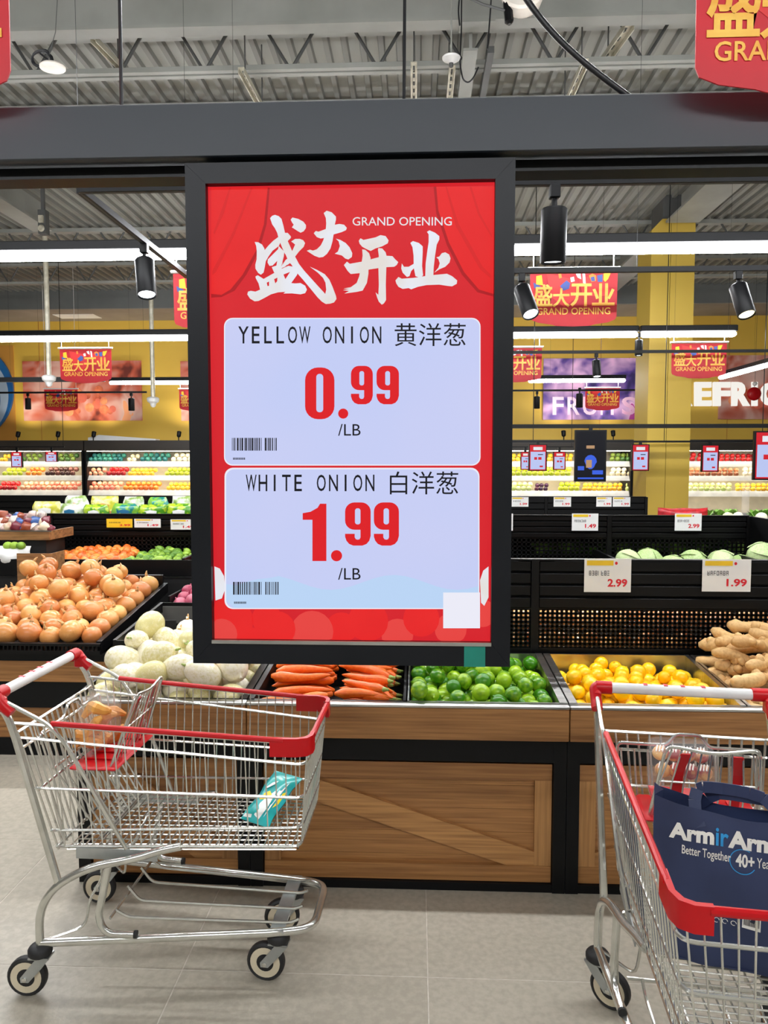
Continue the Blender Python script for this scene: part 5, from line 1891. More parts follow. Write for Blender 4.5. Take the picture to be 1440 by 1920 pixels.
for row in range(3):
    for i in range(10 - row):
        px = -6 + i * 10.5 + row * 5
        q = at(px, 993 - row * 11, Yc + .06 + row * .07)
        put('packet', pm[(i + row) % 3], (q.x + R.uniform(-.012, .012), q.y, q.z - .02 + R.uniform(-.008, .012)), (rad(R.uniform(-60, -10)), R.uniform(-.6, .6), R.uniform(-.7, .7)), R.uniform(.9, 1.15), 'small coloured packet piled on the light wooden crate', 'packet', 'packets on the wooden crate')
Yw = 5.0
a, b = at(30, 1062, Yw), at(96, 1036, Yw)
g = thing('cardboard_box', 'low cardboard box behind the brown onions', 'box', ((a.x + b.x) / 2, Yw + .2, a.z))
Yw2 = YOb + .02
a, b = at(32, 1064, Yw2), at(96, 1038, Yw2)
g.location = ((a.x + b.x) / 2, Yw2, a.z)
bx('front_board', M['crate'], g, a.x, b.x, Yw2, Yw2 + .008, .5, b.z)
bx('side_board', M['crate'], g, b.x - .008, b.x, Yw2 + .009, Yw2 + .2, .5, b.z)
bx('box_floor', M['crate'], g, a.x, b.x - .009, Yw2 + .009, Yw2 + .2, b.z - .06, b.z - .055)
q = at(8, 1050, 5.4)
g = thing('white_sack', 'white sack of green vegetables at the left edge', 'sack', (q.x, 5.45, q.z - .06))
pillow(.36, .16, .2, 10, 8, seed=77).build('sack_body', M['lab_white'], g, local=True)
for k in range(3):
    o = sphere_mb(egg(.035, .03, .03, 6), 10).build('vegetable', M['greenveg'], g, local=True)
    o.location = (.02 + k * .05, -.03, .165)

# things on the raised shelf at the right
M['netred'] = mat('red net bag', (200, 30, 40), .4, c2=(150, 16, 26), scale=30, rnd=.2)
q = at(1280, 958, 6.5)
g = thing('red_net_bag', 'red net bag lying on the shelf beside the yellow column', 'net bag', (q.x, 6.5, 1.14))
o = pillow(.1, .42, .13, 8, 12, seed=5).build('net_body', M['netred'], g, local=True)
o.rotation_euler = (0, rad(90), 0)
o.location = (-.21, 0, .075)
M['leafy'] = mat('leafy greens', (96, 150, 40), .5, c2=(170, 206, 110), scale=12, rnd=.6)
lfm = []
for s in range(3):
    mb = MB()
    g_ = random.Random(s)
    for k in range(16):
        a = g_.uniform(0, 6.28)
        d = Vector((math.cos(a), math.sin(a), g_.uniform(.3, 1.6))).normalized()
        sd_ = d.cross(Vector((0, 0, 1))).normalized() * g_.uniform(.2, .32)
        p0, p1, p2 = d * .1, d * .65 + Vector((0, 0, .1)), d * 1.0
        mb.add([p0, p1 - sd_, p2, p1 + sd_], [(0, 1, 2, 3)])
    lfm.append(proto_mesh(mb, 'lettuce', 'leafy'))
for k, px in enumerate((1304, 1330, 1352, 1376, 1418, 1440)):
    q = at(px, 955, 6.55)
    put('lettuce', lfm[k % 3], (q.x, 6.55 + .06 * (k % 2), 1.16), (0, 0, k), .11, 'loose head of leafy greens on the shelf right of the column', 'lettuce', 'leafy greens on the raised shelf')
for k in range(16):
    q = at(1012 + k * 25, 1030, YP2 + .16)
    put('lettuce', lfm[k % 3], (q.x, YP2 + .16 + .08 * (k % 2), q.z - .06), (0, 0, k * 1.3), .15, 'leafy greens glimpsed through the wire mesh of the middle panel', 'lettuce', 'leafy greens behind the middle mesh')
me_w = proto_mesh(sphere_mb(egg(1, .9, .9, 8), 12), 'vegetable', 'turnip')
for k, px in enumerate((1366, 1384, 1428)):
    q = at(px, 955, 6.4)
    put('pale_vegetable', me_w, (q.x, 6.4, 1.19), rrot(), .05, 'pale round vegetable beside the clear bag roll', 'vegetable', 'pale vegetables on the raised shelf')
q = at(1397, 962, 6.3)
g = thing('bag_roll_post', 'clear post with a roll of plastic bags', 'bag dispenser', (q.x, 6.3, 1.14))
MB().tube([(q.x, 6.3, 1.14), (q.x, 6.3, at(1397, 906, 6.3).z)], .03, 10).build('post', M['boxclear'], g)
MB().lathe([(.05, 0), (.05, .02)], 14, Matrix.Translation((q.x, 6.3, 1.14))).build('foot', M['whitepl'], g)

# ================================================================== fridges along the back wall
M['f_in'] = mat('cream fridge lining', (226, 214, 190), .5, scale=3)
M['f_white'] = mat('white shelf', (244, 242, 236), .4, scale=4)
M['f_dark'] = mat('dark fridge canopy', (50, 44, 38), .5, c2=(38, 34, 30), scale=2, stretch=(.4, 1, 1))
YFR = 16.0
zc1, zc0 = at(720, 825, YFR).z, at(720, 845, YFR).z
SH = [(at(720, 866, YFR).z, at(720, 875, YFR).z), (at(720, 893, YFR).z, at(720, 901, YFR).z), (at(720, 921, YFR).z, at(720, 930, YFR).z)]
FR = ((-70, 156, 'left lit produce fridge under the blue round sign'), (158, 430, 'lit produce fridge under the peach coloured poster'), (432, 900, 'lit produce fridge hidden behind the display screen'), (902, 1187, 'lit produce fridge under the purple poster'), (1189, 1500, 'lit produce fridge right of the yellow column'))
for p0, p1, lab in FR:
    x0, x1 = at(p0, 850, YFR).x, at(p1, 850, YFR).x
    g = thing('produce_fridge', lab, 'fridge', ((x0 + x1) / 2, YFR, 0))
    bx('canopy', M['f_dark'], g, x0, x1, YFR, YB - .01, zc0, zc1)
    bx('side_panel', M['black'], g, x0, x0 + .045, YFR, YB - .01, 0, zc0)
    bx('side_panel', M['black'], g, x1 - .045, x1, YFR, YB - .01, 0, zc0)
    bx('back_panel', M['f_in'], g, x0 + .046, x1 - .046, YB - .1, YB - .02, .5, zc0)
    bx('base', M['black'], g, x0 + .046, x1 - .046, YFR, YB - .11, 0, .55)
    bx('canopy_light', M['fled'], g, x0 + .06, x1 - .06, YFR + .005, YFR + .045, zc0 - .012, zc0 - .001)
    for k, (za, zb_) in enumerate(SH):
        bx('shelf', M['f_white'], g, x0 + .046, x1 - .046, YFR + .1, YB - .11, za - .03, za)
        MB().prism([(x0 + .046, YFR + .03, zb_), (x0 + .046, YFR + .1, za + .012), (x0 + .046, YFR + .1, zb_)], (x1 - x0 - .092, 0, 0)).build('price_rail', M['f_white'], g, smooth=False)
        bx('shelf_light', M['fled'], g, x0 + .06, x1 - .06, YFR + .11, YFR + .15, za - .042, za - .031)
a, b = at(165, 824, YFR + .3), at(292, 812, YFR + .3)
g = thing('white_board', 'white board lying slanted on the fridge canopy', 'board', ((a.x + b.x) / 2, YFR + .35, zc1))
MB().prism([(a.x, YFR + .3, zc1), (b.x, YFR + .3, zc1), (b.x, YFR + .3, zc1 + .04), (a.x + .25, YFR + .3, zc1 + .13), (a.x, YFR + .3, zc1 + .07)], (0, .25, 0)).build('sheet', M['white'], g, smooth=False)
for px in (33, 108, 175, 335, 1057, 1150):
    q = at(px, 822, YFR + .2)
    py = 812 if px < 400 else 818
    g = thing('uplight', 'small black uplight on the fridge canopy %s' % {33: 'at the far left', 108: 'left of the dark post', 175: 'under the peach poster', 335: 'next to the display screen', 1057: 'left of the black display', 1150: 'right of the black display'}[px], 'uplight', (q.x, YFR + .2, zc1))
    MB().tube([(q.x, YFR + .2, zc1), (q.x, YFR + .2, zc1 + .08)], .012, 6).build('stem', M['black'], g)
    MB().lathe([(.03, 0), (.045, .02), (.05, .12), (.04, .12)], 10, Matrix.Translation((q.x, YFR + .2, zc1 + .08)) @ Matrix.Rotation(-.4, 4, 'X')).build('head', M['black'], g)
    ld = bpy.data.lights.new('uplight_lamp', 'SPOT')
    ld.energy, ld.spot_size, ld.spot_blend, ld.shadow_soft_size, ld.color = 26.0, rad(125), 1.0, .05, (1, .93, .78)
    lo = bpy.data.objects.new('uplight_lamp', ld)
    col.objects.link(lo)
    lo.parent = g
    lo.location = (0, .06, .24)
    lo.rotation_euler = Vector((0, .5, 1)).to_track_quat('-Z', 'Y').to_euler()

FM = {}
def fmesh(c, c2):
    k = (c, c2)
    if k not in FM:
        nm = 'fruit %d %d %d' % c
        M[nm] = mat(nm, c, .35, c2=c2, scale=8, rnd=.7)
        FM[k] = proto_mesh(sphere_mb(egg(1, .95, .95, 6, tip=.1), 10), 'fruit', nm)
    return FM[k]


YEL, LIMEY, ORG, RED, PINK, DRK, GRN, TEAL, PUR, CRM, PGR, BRN = ((246, 206, 60), (236, 176, 40)), ((206, 208, 50), (170, 186, 40)), ((246, 150, 50), (236, 110, 40)), ((214, 40, 40), (170, 20, 30)), ((236, 130, 110), (244, 180, 140)), ((70, 40, 38), (120, 70, 60)), ((70, 110, 50), (130, 150, 60)), ((40, 110, 110), (60, 140, 120)), ((60, 24, 60), (90, 30, 60)), ((244, 226, 180), (250, 240, 210)), ((190, 206, 120), (220, 226, 160)), ((160, 90, 60), (190, 120, 80))
CL = [(0, 4, 18, YEL, 'melon', 'yellow melon', 'top shelf of the left fridge'), (0, 42, 80, GRN, 'gourd', 'dark green gourd', 'top shelf of the left fridge'), (0, 104, 148, GRN, 'cucumber', 'green cucumber', 'top shelf beside the dark post'),
      (0, 168, 236, TEAL, 'packet', 'teal wrapped vegetable', 'top shelf under the peach poster'), (0, 240, 262, CRM, 'root', 'cream coloured root', 'top shelf under the peach poster'), (0, 264, 320, TEAL, 'packet', 'blue-green wrapped vegetable', 'top shelf further right'), (0, 322, 368, CRM, 'mushroom', 'tan mushroom', 'top shelf beside the display screen'),
      (1, 6, 48, LIMEY, 'pear', 'yellow-green pear', 'middle shelf of the left fridge'), (1, 50, 84, ORG, 'tomato', 'orange-red tomato', 'middle shelf of the left fridge'), (1, 86, 146, DRK, 'plum', 'dark plum', 'middle shelf beside the dark post'),
      (1, 164, 200, PINK, 'peach', 'pink peach', 'middle shelf under the peach poster'), (1, 201, 240, RED, 'apple', 'red apple', 'middle shelf under the peach poster'), (1, 241, 294, YEL, 'orange', 'yellow-orange citrus', 'middle shelf under the peach poster'), (1, 310, 368, LIMEY, 'pear', 'green-yellow pear', 'middle shelf beside the display screen'),
      (2, -4, 36, RED, 'pepper', 'red pepper', 'lower shelf of the left fridge'), (2, 38, 150, PINK, 'peach', 'salmon peach', 'lower shelf of the left fridge'), (2, 166, 230, PINK, 'apple', 'pink-red apple', 'lower shelf under the peach poster'), (2, 231, 302, ORG, 'nectarine', 'orange nectarine', 'lower shelf under the peach poster'), (2, 312, 368, YEL, 'mango', 'yellow mango', 'lower shelf beside the display screen'),
      (0, 956, 1076, YEL, 'lemon', 'pale lemon', 'top shelf under the purple poster'), (0, 1142, 1184, GRN, 'avocado', 'green avocado', 'top shelf left of the column'), (0, 1290, 1322, RED, 'tomato', 'red tomato', 'top shelf right of the column'), (0, 1346, 1440, RED, 'pepper', 'bright red pepper', 'top shelf at the far right'),
      (1, 956, 1074, LIMEY, 'guava', 'yellow-green guava', 'middle shelf under the purple poster'), (1, 1142, 1210, CRM, 'mushroom', 'cream mushroom', 'middle shelf left of the column'), (1, 1290, 1388, BRN, 'potato', 'brown-red potato', 'middle shelf right of the column'), (1, 1390, 1440, CRM, 'radish', 'cream radish', 'middle shelf at the far right'),
      (2, 958, 1000, PGR, 'lime', 'pale green lime', 'lower shelf under the purple poster'), (2, 1002, 1030, PUR, 'eggplant', 'dark purple eggplant', 'lower shelf under the purple poster'), (2, 1046, 1090, LIMEY, 'melon', 'yellow-green melon', 'lower shelf under the black display'), (2, 1091, 1170, YEL, 'squash', 'yellow squash', 'lower shelf left of the column'), (2, 1172, 1212, PGR, 'chayote', 'pale green chayote', 'lower shelf at the column'), (2, 1288, 1376, PGR, 'celery', 'pale green vegetable', 'lower shelf right of the column'), (2, 1378, 1450, YEL, 'pepper', 'yellow pepper', 'lower shelf at the far right')]
CL += [(0, 440, 660, LIMEY, 'melon', 'green-yellow melon', 'top shelf behind the display screen'), (0, 664, 896, ORG, 'orange', 'round orange', 'top shelf behind the display screen'), (1, 440, 660, RED, 'apple', 'red apple', 'middle shelf behind the display screen'), (1, 664, 896, PGR, 'pear', 'pale green pear', 'middle shelf behind the display screen'), (2, 440, 660, YEL, 'mango', 'yellow mango', 'lower shelf behind the display screen'), (2, 664, 896, BRN, 'potato', 'brown potato', 'lower shelf behind the display screen')]
for sh, p0, p1, cc, nm, adj, where in CL:
    me = fmesh(*cc)
    x0, x1 = at(p0, 880, YFR + .2).x, at(p1, 880, YFR + .2).x
    r_ = R.uniform(.05, .06) if not 430 < p0 < 900 else .07
    n = max(2, int((x1 - x0) / (2.05 * r_)))
    za = SH[sh][0]
    for row in range(2 if not 430 < p0 < 900 else 1):
        for i in range(n):
            x = x0 + (x1 - x0) * (i + .5 + (.35 if row else 0)) / (n + .4)
            put(nm, me, (x + R.uniform(-.006, .006), YFR + .16 + row * .1, za + r_ * .95 + row * r_ * 1.5), rrot(), r_, '%s on the %s' % (adj, where), nm, '%ss on the %s' % (nm, where))

for p0, p1, cc, nm, adj in ((380, 630, RED, 'tomato', 'red tomato'), (655, 890, BRN, 'potato', 'brown potato')):
    xa_, xb_ = at(p0, 1045, YB2 + .3).x, at(p1, 1045, YB2 + .3).x
    p, rr = pack(52, .045, xa_, xb_, YB2 + .03, YP2 - .03, zf2, p0, .15, layers=1)
    for q, r_ in zip(p, rr):
        put(nm, fmesh(*cc), tuple(q), rrot(), float(r_) * .95, adj + ' on the middle stand behind the display screen', nm, nm + 's on the middle stand')

# ================================================================== pictures, letters and signs on the wall
M['pic_peach'] = picture('peach fruit picture', [(110, 44, 34), (196, 92, 66), (244, 140, 92), (250, 170, 120), (228, 190, 178)], 1.6, .6)
M['pic_purple'] = picture('purple fruit picture', [(44, 26, 96), (92, 62, 150), (150, 96, 180), (190, 60, 156), (240, 190, 230)], 1.9, .5)
for lab, p0, p1, y0, y1, m_ in (('peach coloured fruit poster on the yellow wall at the left', 45, 264, 676, 789, 'pic_peach'), ('peach coloured poster cut by the left side of the display screen', 340, 560, 676, 789, 'pic_peach'), ('purple fruit poster on the wall left of the column', 1018, 1212, 671, 787, 'pic_purple'), ('peach coloured fruit poster behind the white wall letters', 1347, 1570, 665, 786, 'pic_peach')):
    a, b = at(p0, y1, YB - .05), at(p1, y0, YB - .05)
    g = thing('wall_poster', lab, 'poster', ((a.x + b.x) / 2, YB - .05, a.z))
    o = bx('picture_panel', M[m_], g, a.x, b.x, YB - .05, YB - .01, a.z, b.z)
    if m_ == 'pic_peach':
        for k in range(26 if p0 == 45 else 8):
            u, v = (R.uniform(.38, .78), R.uniform(.12, .52)) if p0 == 45 else (R.uniform(.05, .4), R.uniform(.1, .5))
            c = Vector((a.x + (b.x - a.x) * u, YB - .051 - k * .0003, a.z + (b.z - a.z) * v))
            rr_ = R.uniform(.06, .12)
            M.setdefault('pic_spot%d' % (k % 3), mat('printed fruit %d' % (k % 3), ((238, 132, 88), (226, 110, 84), (240, 156, 104))[k % 3], .5, c2=((170, 70, 50), (200, 96, 80), (214, 120, 80))[k % 3], scale=5))
            MB().poly([c + Vector((rr_ * math.cos(t * .57), 0, rr_ * math.sin(t * .57))) for t in range(11)]).build('printed_fruit', M['pic_spot%d' % (k % 3)], o, smooth=False)
    else:
        mb = MB()
        M['fruitlet'] = mat('pale pink letters', (238, 214, 232), .5, c2=(226, 150, 200), scale=1.2)
        for ch, xa, xb in (('F', 1036, 1057), ('R', 1064, 1087), ('U', 1093, 1119), ('I', 1126, 1130), ('T', 1136, 1160), ('S', 1166, 1192)):
            p_ = at(xa, 778, YB - .053)
            text(mb, ch, p_, at(xb, 778, YB - .053) - p_, at(xa, 744, YB - .053) - p_, .02)
        mb.build('lettering', M['fruitlet'], o, smooth=False)


def text3d(mb, s, p0, ux, uz, depth, bold):
    vs, fs = glyphs(s, bold)
    p0, ux, uz = Vector(p0), Vector(ux), Vector(uz)
    fr_ = [p0 + ux * x + uz * y for x, y in vs]
    n = len(fr_)
    cnt = {}
    for f in fs:
        for i in range(len(f)):
            a, b = f[i], f[(i + 1) % len(f)]
            cnt[(a, b)] = 1
    side = [(a, b, b + n, a + n) for (a, b) in cnt if (b, a) not in cnt]
    mb.add(fr_ + [p + Vector((0, depth, 0)) for p in fr_], [tuple(f) for f in fs] + [q[::-1] for q in side])


g = thing('wall_letters', 'big white raised letters on the wall right of the column', 'sign letters', (at(1360, 765, YB - .12).x, YB - .12, at(1360, 762, YB).z))
M['letter'] = glow('lit white sign letters', (250, 246, 238), SCR)
for ch, xa, xb in (('R', 1266, 1299), ('E', 1304, 1335), ('F', 1339, 1370), ('R', 1373, 1407), ('I', 1411, 1421), ('G', 1427, 1463), ('E', 1468, 1498)):
    mb = MB()
    p_ = at(xa, 761, YB - .12)
    text3d(mb, ch, p_, at(xb, 761, YB - .12) - p_, at(xa, 716, YB - .12) - p_, .1, .045)
    mb.build('letter', M['letter'], g, smooth=False)
q = at(1414, 738, 16.5)
g = thing('apple_ornament', 'red apple shaped ornament hanging before the wall letters', 'ornament', (q.x, 16.5, q.z - .15))
sphere_mb(egg(.155, .15, .14, 8), 14, (1, .4, 1)).build('apple', M['redpl'], g, local=True).location = (0, 0, .15)
sphere_mb(egg(.05, .045, .045, 7), 10).build('top_ball', M['whitepl'], g, local=True).location = (.01, 0, .36)
MB().tube([(0, 0, .3), (.01, 0, .34)], .008, 6).build('stem', M['black'], g, local=True)
MB().tube([(.01, 0, .4), (.01, 0, DECK - q.z - .3)], .003, 5).build('cord', M['cable'], g, local=True)

M['sgn_blue'] = mat('blue sign', (20, 84, 150), .4, c2=(40, 120, 180), scale=1.2)
M['sgn_blue2'] = mat('light blue sign', (70, 150, 190), .4, c2=(30, 100, 160), scale=1.5)
M['sgn_pale'] = mat('pale blue sign', (170, 190, 214), .4, scale=2)
Yq = YB - .1
cxp, cyp = -70, 735
g = thing('round_sign', 'large blue round sign on the ochre wall, cut by the left edge', 'wall sign', tuple(at(cxp, 830, Yq)))
D = lambda cx, cy, r, rim=None: [at(cx + r * math.cos(2 * math.pi * i / 40), cy + r * math.sin(2 * math.pi * i / 40), Yq) for i in range(40)]
MB().prism(D(cxp, cyp, 94), (0, .06, 0)).build('disc', M['sgn_blue'], g, smooth=False)
for r0, r1, m_, off, a0, a1 in ((70, 86, 'sgn_pale', .004, -70, 40), (20, 70, 'sgn_blue2', .004, -60, 60), (0, 46, 'sgn_blue', .006, -90, 90)):
    mb = MB()
    pts = []
    n = 20
    for i in range(n + 1):
        t = rad(a0 + (a1 - a0) * i / n)
        k_ = math.sin(math.pi * i / n)
        for r_ in (r0 + (r1 - r0) * .5 * (1 - k_), r1):
            p_ = at(cxp + r_ * math.cos(t), cyp + 8 + r_ * math.sin(t), Yq)
            pts.append(p_ + Vector((0, -off, 0)))
    mb.add(pts, [(2 * i, 2 * i + 1, 2 * i + 3, 2 * i + 2) for i in range(n)])
    mb.build('painted_arc', M[m_], g, smooth=False)

# ================================================================== grand opening banners
M['banner'] = mat('red banner cloth', (206, 24, 40), .5, c2=(176, 18, 32), scale=2.5)
M['bannerlt'] = mat('bright red banner print', (232, 50, 50), .5, scale=4)
M['gold'] = mat('gold print', (250, 204, 88), .4, c2=(236, 164, 50), scale=6, stretch=(1, 1, 3))
M['c_blue'] = mat('blue print piece', (70, 92, 170), .5, scale=9)
M['c_orange'] = mat('orange print piece', (240, 150, 50), .5, scale=9)


def banner(label, px0, py0, px1, Y, ztop=None, hide=()):
    a = at(px0, py0, Y)
    w_ = (at(px1, py0, Y) - a).x
    zt_ = a.z
    g = thing('banner', label, 'banner', (a.x + w_ / 2, Y, zt_ - w_ * .62), 'grand opening banners')
    f = lambda u, v, k=0: Vector((a.x + w_ * u, Y - .0012 * k, zt_ - w_ * v))
    out = [(.025, .02), (.975, .02), (.97, .52), (.955, .555), (.88, .585), (.74, .605), (.68, .622), (.5, .628), (.32, .622), (.26, .605), (.12, .585), (.045, .555), (.03, .52)]
    c = MB().prism([f(u, v) for u, v in out], (0, .004, 0)).build('cloth', M['banner'], g, smooth=False)
    MB().tube([f(0, .0, -1), f(1, .0, -1)], .011 * w_ / .66, 8).build('top_bar', M['whitepl'], g)
    MB().add([f(.03, .02, .6), f(.97, .02, .6), f(.97, .05, .6), f(.03, .05, .6)], [(0, 1, 2, 3)][:]).build('top_stripe', M['redink'], c, smooth=False)
    zz = ztop or (zt_ + .26)
    for u in (.06, .93):
        p_ = f(u, 0, -1)
        MB().tube([p_, (p_.x, p_.y, zz)], .004 if Y > 3 else .002, 5).build('hanging_rod', M['whitepl'], g)
    for pts, m_, k in (([(.2, .05), (.5, .12), (.55, .3), (.4, .42), (.25, .3)], 'bannerlt', .8), ([(.55, .1), (.85, .08), (.9, .3), (.6, .3)], 'bannerlt', .8),
                       ([(.09, .08), (.15, .07), (.165, .18), (.09, .17)], 'yellowcard', 1.6), ([(.06, .15), (.14, .19), (.12, .22), (.07, .21)], 'c_blue', 1.5),
                       ([(.35, .19), (.42, .13), (.46, .16), (.45, .22), (.39, .24)], 'c_blue', 1.5), ([(.33, .06), (.36, .05), (.37, .1), (.34, .11)], 'c_orange', 1.5),
                       ([(.46, .1), (.5, .09), (.51, .14), (.47, .15)], 'white', 1.5), ([(.52, .06), (.57, .05), (.58, .12), (.54, .1)], 'white', 1.5), ([(.59, .05), (.62, .06), (.63, .17), (.6, .16)], 'white', 1.5),
                       ([(.66, .08), (.7, .06), (.74, .08), (.74, .14), (.69, .15)], 'c_orange', 1.5), ([(.68, .1), (.72, .09), (.73, .14), (.69, .14)], 'c_blue', 1.6), ([(.75, .08), (.81, .07), (.81, .15), (.76, .15)], 'c_blue', 1.5), ([(.82, .06), (.9, .05), (.87, .12), (.84, .15), (.82, .13)], 'yellowcard', 1.6)):
        MB().poly([f(u, v, k) for u, v in pts]).build('print_piece', M[m_], c, smooth=False)
    for ch, u0, u1, v0, v1 in (('盛', .065, .27, .17, .41), ('大', .27, .46, .215, .42), ('开', .465, .70, .165, .415), ('业', .70, .945, .165, .405)):
        mb = MB()
        p_ = f(u0, v1, 2.2)
        text(mb, ch, p_, f(u1, v1, 2.2) - p_, f(u0, v0, 2.2) - p_, .022)
        mb.build('banner_character', M['gold'], c, smooth=False)
    mb = MB()
    p_ = f(.1, .5, 2.2)
    text(mb, 'GRAND OPENING', p_, f(.9, .5, 2.2) - p_, f(.1, .425, 2.2) - p_, .012)
    mb.build('banner_lettering', M['gold'], c, smooth=False)
    return g


zl1, zl2, zl3 = at(720, 466, Y1).z - .05, at(720, 627, Y2).z - .05, at(720, 713, Y3).z - .05
banner('large red grand opening banner right of the display screen', 990, 504, 1163, Y1, zl1)
banner('large red grand opening banner mostly hidden behind the screen at the left', 320, 510, 493, Y1, zl1)
banner('middle red grand opening banner above the peach coloured poster', 109, 653, 211, Y2, zl2)
banner('middle red grand opening banner cut by the right side of the screen', 914, 651, 1019, Y2, zl2)
banner('middle red grand opening banner right of the yellow column', 1257, 642, 1366, Y2, zl2)
banner('small far red banner over the peach coloured poster', 81, 729, 147, Y3, DECK)
banner('small far red banner cut by the left side of the screen', 334, 729, 400, Y3, zl3 + .02)
banner('small far red banner over the purple poster', 1096, 727, 1164, Y3, zl3 + .02)
YBN = 1.84
banner('nearest red grand opening banner at the top right corner', 1296, -135, 1798, YBN - .06, DECK)
banner('nearest red grand opening banner at the top left edge', -480, -135, 26, YBN - .06, DECK)

# ================================================================== far display rails and small displays
M['d_red'] = glow('small display red', (214, 30, 44), SCR)
M['d_card'] = glow('small display card', (190, 202, 246), SCR)
M['d_dark'] = glow('dark display picture', (10, 11, 22), SCR)
M['d_blue'] = glow('blue display picture', (60, 100, 230), SCR)
M['d_skin'] = glow('display picture tan', (190, 150, 110), SCR)
YR1, YR2 = 8.75, 10.3
zr1, zr_2 = at(1200, 799, YR1).z, at(1200, 828, YR2).z
for nm, Y, z, h_ in (('upper black display rail crossing the yellow column', YR1, zr1, .045), ('lower thin black display rail crossing the yellow column', YR2, zr_2, .025)):
    g = thing('display_rail', nm, 'display rail', (at(1200, 800, Y).x, Y, z))
    x0, x1 = at(955, 800, Y).x, at(1500, 800, Y).x
    bx('rail', M['black'], g, x0, x1, Y - .03, Y + .03, z - h_ / 2, z + h_ / 2)
    for px in (1000, 1246, 1430):
        x = at(px, 800, Y).x
        MB().tube([(x, Y, z), (x, Y, DECK)], .005, 5).build('hanging_rod', M['black'], g)


def mini(label, px0, py0, px1, py1, Y, zr_, dark=False):
    a, b = at(px0, py1, Y), at(px1, py0, Y)
    w_, h_ = b.x - a.x, b.z - a.z
    g = thing('price_display', label, 'display', ((a.x + b.x) / 2, Y, a.z))
    bx('casing', M['black'], g, a.x, b.x, Y, Y + .04, a.z, b.z)
    if zr_ > b.z:
        bx('hanger', M['black'], g, (a.x + b.x) / 2 - .02, (a.x + b.x) / 2 + .02, Y + .01, Y + .03, b.z, zr_)
    f = lambda u, v, k=1: Vector((a.x + w_ * u, Y - .001 * k, a.z + h_ * v))
    Q = lambda n, m_, u0, v0, u1, v1, k=1: MB().add([f(u0, v0, k), f(u1, v0, k), f(u1, v1, k), f(u0, v1, k)], [(0, 1, 2, 3)]).build(n, M[m_], g, smooth=False)
    if dark:
        Q('screen', 'd_dark', .05, .03, .95, .97)
        MB().poly([f(.5 + .2 * math.cos(t * .5) * (1 if t < 7 else .8), .38 + .14 * math.sin(t * .5), 2) for t in range(13)]).build('picture_figure', M['d_blue'], g, smooth=False)
        Q('picture_figure', 'd_skin', .36, .27, .54, .42, 2.5)
        Q('picture_patch', 'd_blue', .1, .22, .3, .3, 2)
        Q('picture_patch', 'd_blue', .56, .14, .9, .22, 2)
        Q('picture_patch', 'd_blue', .1, .05, .92, .08, 2)
        Q('picture_patch', 'd_skin', .36, .64, .62, .7, 2)
    else:
        Q('screen', 'd_red', .06, .03, .94, .97)
        Q('price_card', 'd_card', .1, .06, .9, .72, 2)
        Q('header_mark', 's_white', .25, .78, .75, .9, 2)
        Q('price_mark', 'd_red', .3, .42, .46, .52, 3)
        Q('price_mark', 'd_red', .52, .42, .7, .52, 3)
        Q('price_mark', 'd_red', .6, .14, .78, .2, 3)
        Q('text_mark', 's_ink', .5, .6, .78, .63, 3)


mini('black display with a blue picture hanging under the purple poster', 1077, 806, 1138, 903, YR1 - .06, zr1, True)
mini('large red price display cut by the right edge', 1412, 808, 1475, 900, YR1 - .06, zr1)
mini('red price display left of the black display', 991, 833, 1026, 883, YR2 - .06, zr_2)
mini('red price display touching the left side of the column', 1184, 833, 1218, 883, YR2 - .06, zr_2)
mini('red price display right of the yellow column', 1315, 834, 1349, 885, YR2 - .06, zr_2)
YR3 = 12.6
for lab, p0, p1 in (('small far price display behind the red one on the left', 976, 994), ('small far price display next to the black display', 1037, 1061)):
    mini(lab, p0, 847, p1, 881, YR3, at(1000, 838, YR3).z)
g = thing('display_rail', 'far thin rail carrying the smallest price displays', 'display rail', (at(1010, 838, YR3).x, YR3, at(1010, 838, YR3).z))
bx('rail', M['black'], g, at(955, 838, YR3).x, at(1075, 838, YR3).x, YR3, YR3 + .03, at(1010, 839, YR3).z, at(1010, 837, YR3).z)
for px in (960, 1072):
    x = at(px, 838, YR3).x
    MB().tube([(x, YR3 + .015, at(1010, 838, YR3).z), (x, YR3 + .015, DECK)], .005, 5).build('hanging_rod', M['black'], g)
mini('price display at the far left in front of the fridge', 21, 847, 41, 876, YR3, at(30, 838, YR3).z)
mini('price display left of the dark fridge post', 85, 847, 107, 866, YR3, at(30, 838, YR3).z)
g = thing('display_rail', 'far thin rail in front of the left fridge', 'display rail', (at(60, 838, YR3).x, YR3, at(60, 838, YR3).z))
bx('rail', M['black'], g, at(-40, 838, YR3).x, at(120, 838, YR3).x, YR3, YR3 + .03, at(60, 839, YR3).z, at(60, 837, YR3).z)
for px in (-20, 118):
    x = at(px, 838, YR3).x
    MB().tube([(x, YR3 + .015, at(60, 838, YR3).z), (x, YR3 + .015, DECK)], .005, 5).build('hanging_rod', M['black'], g)

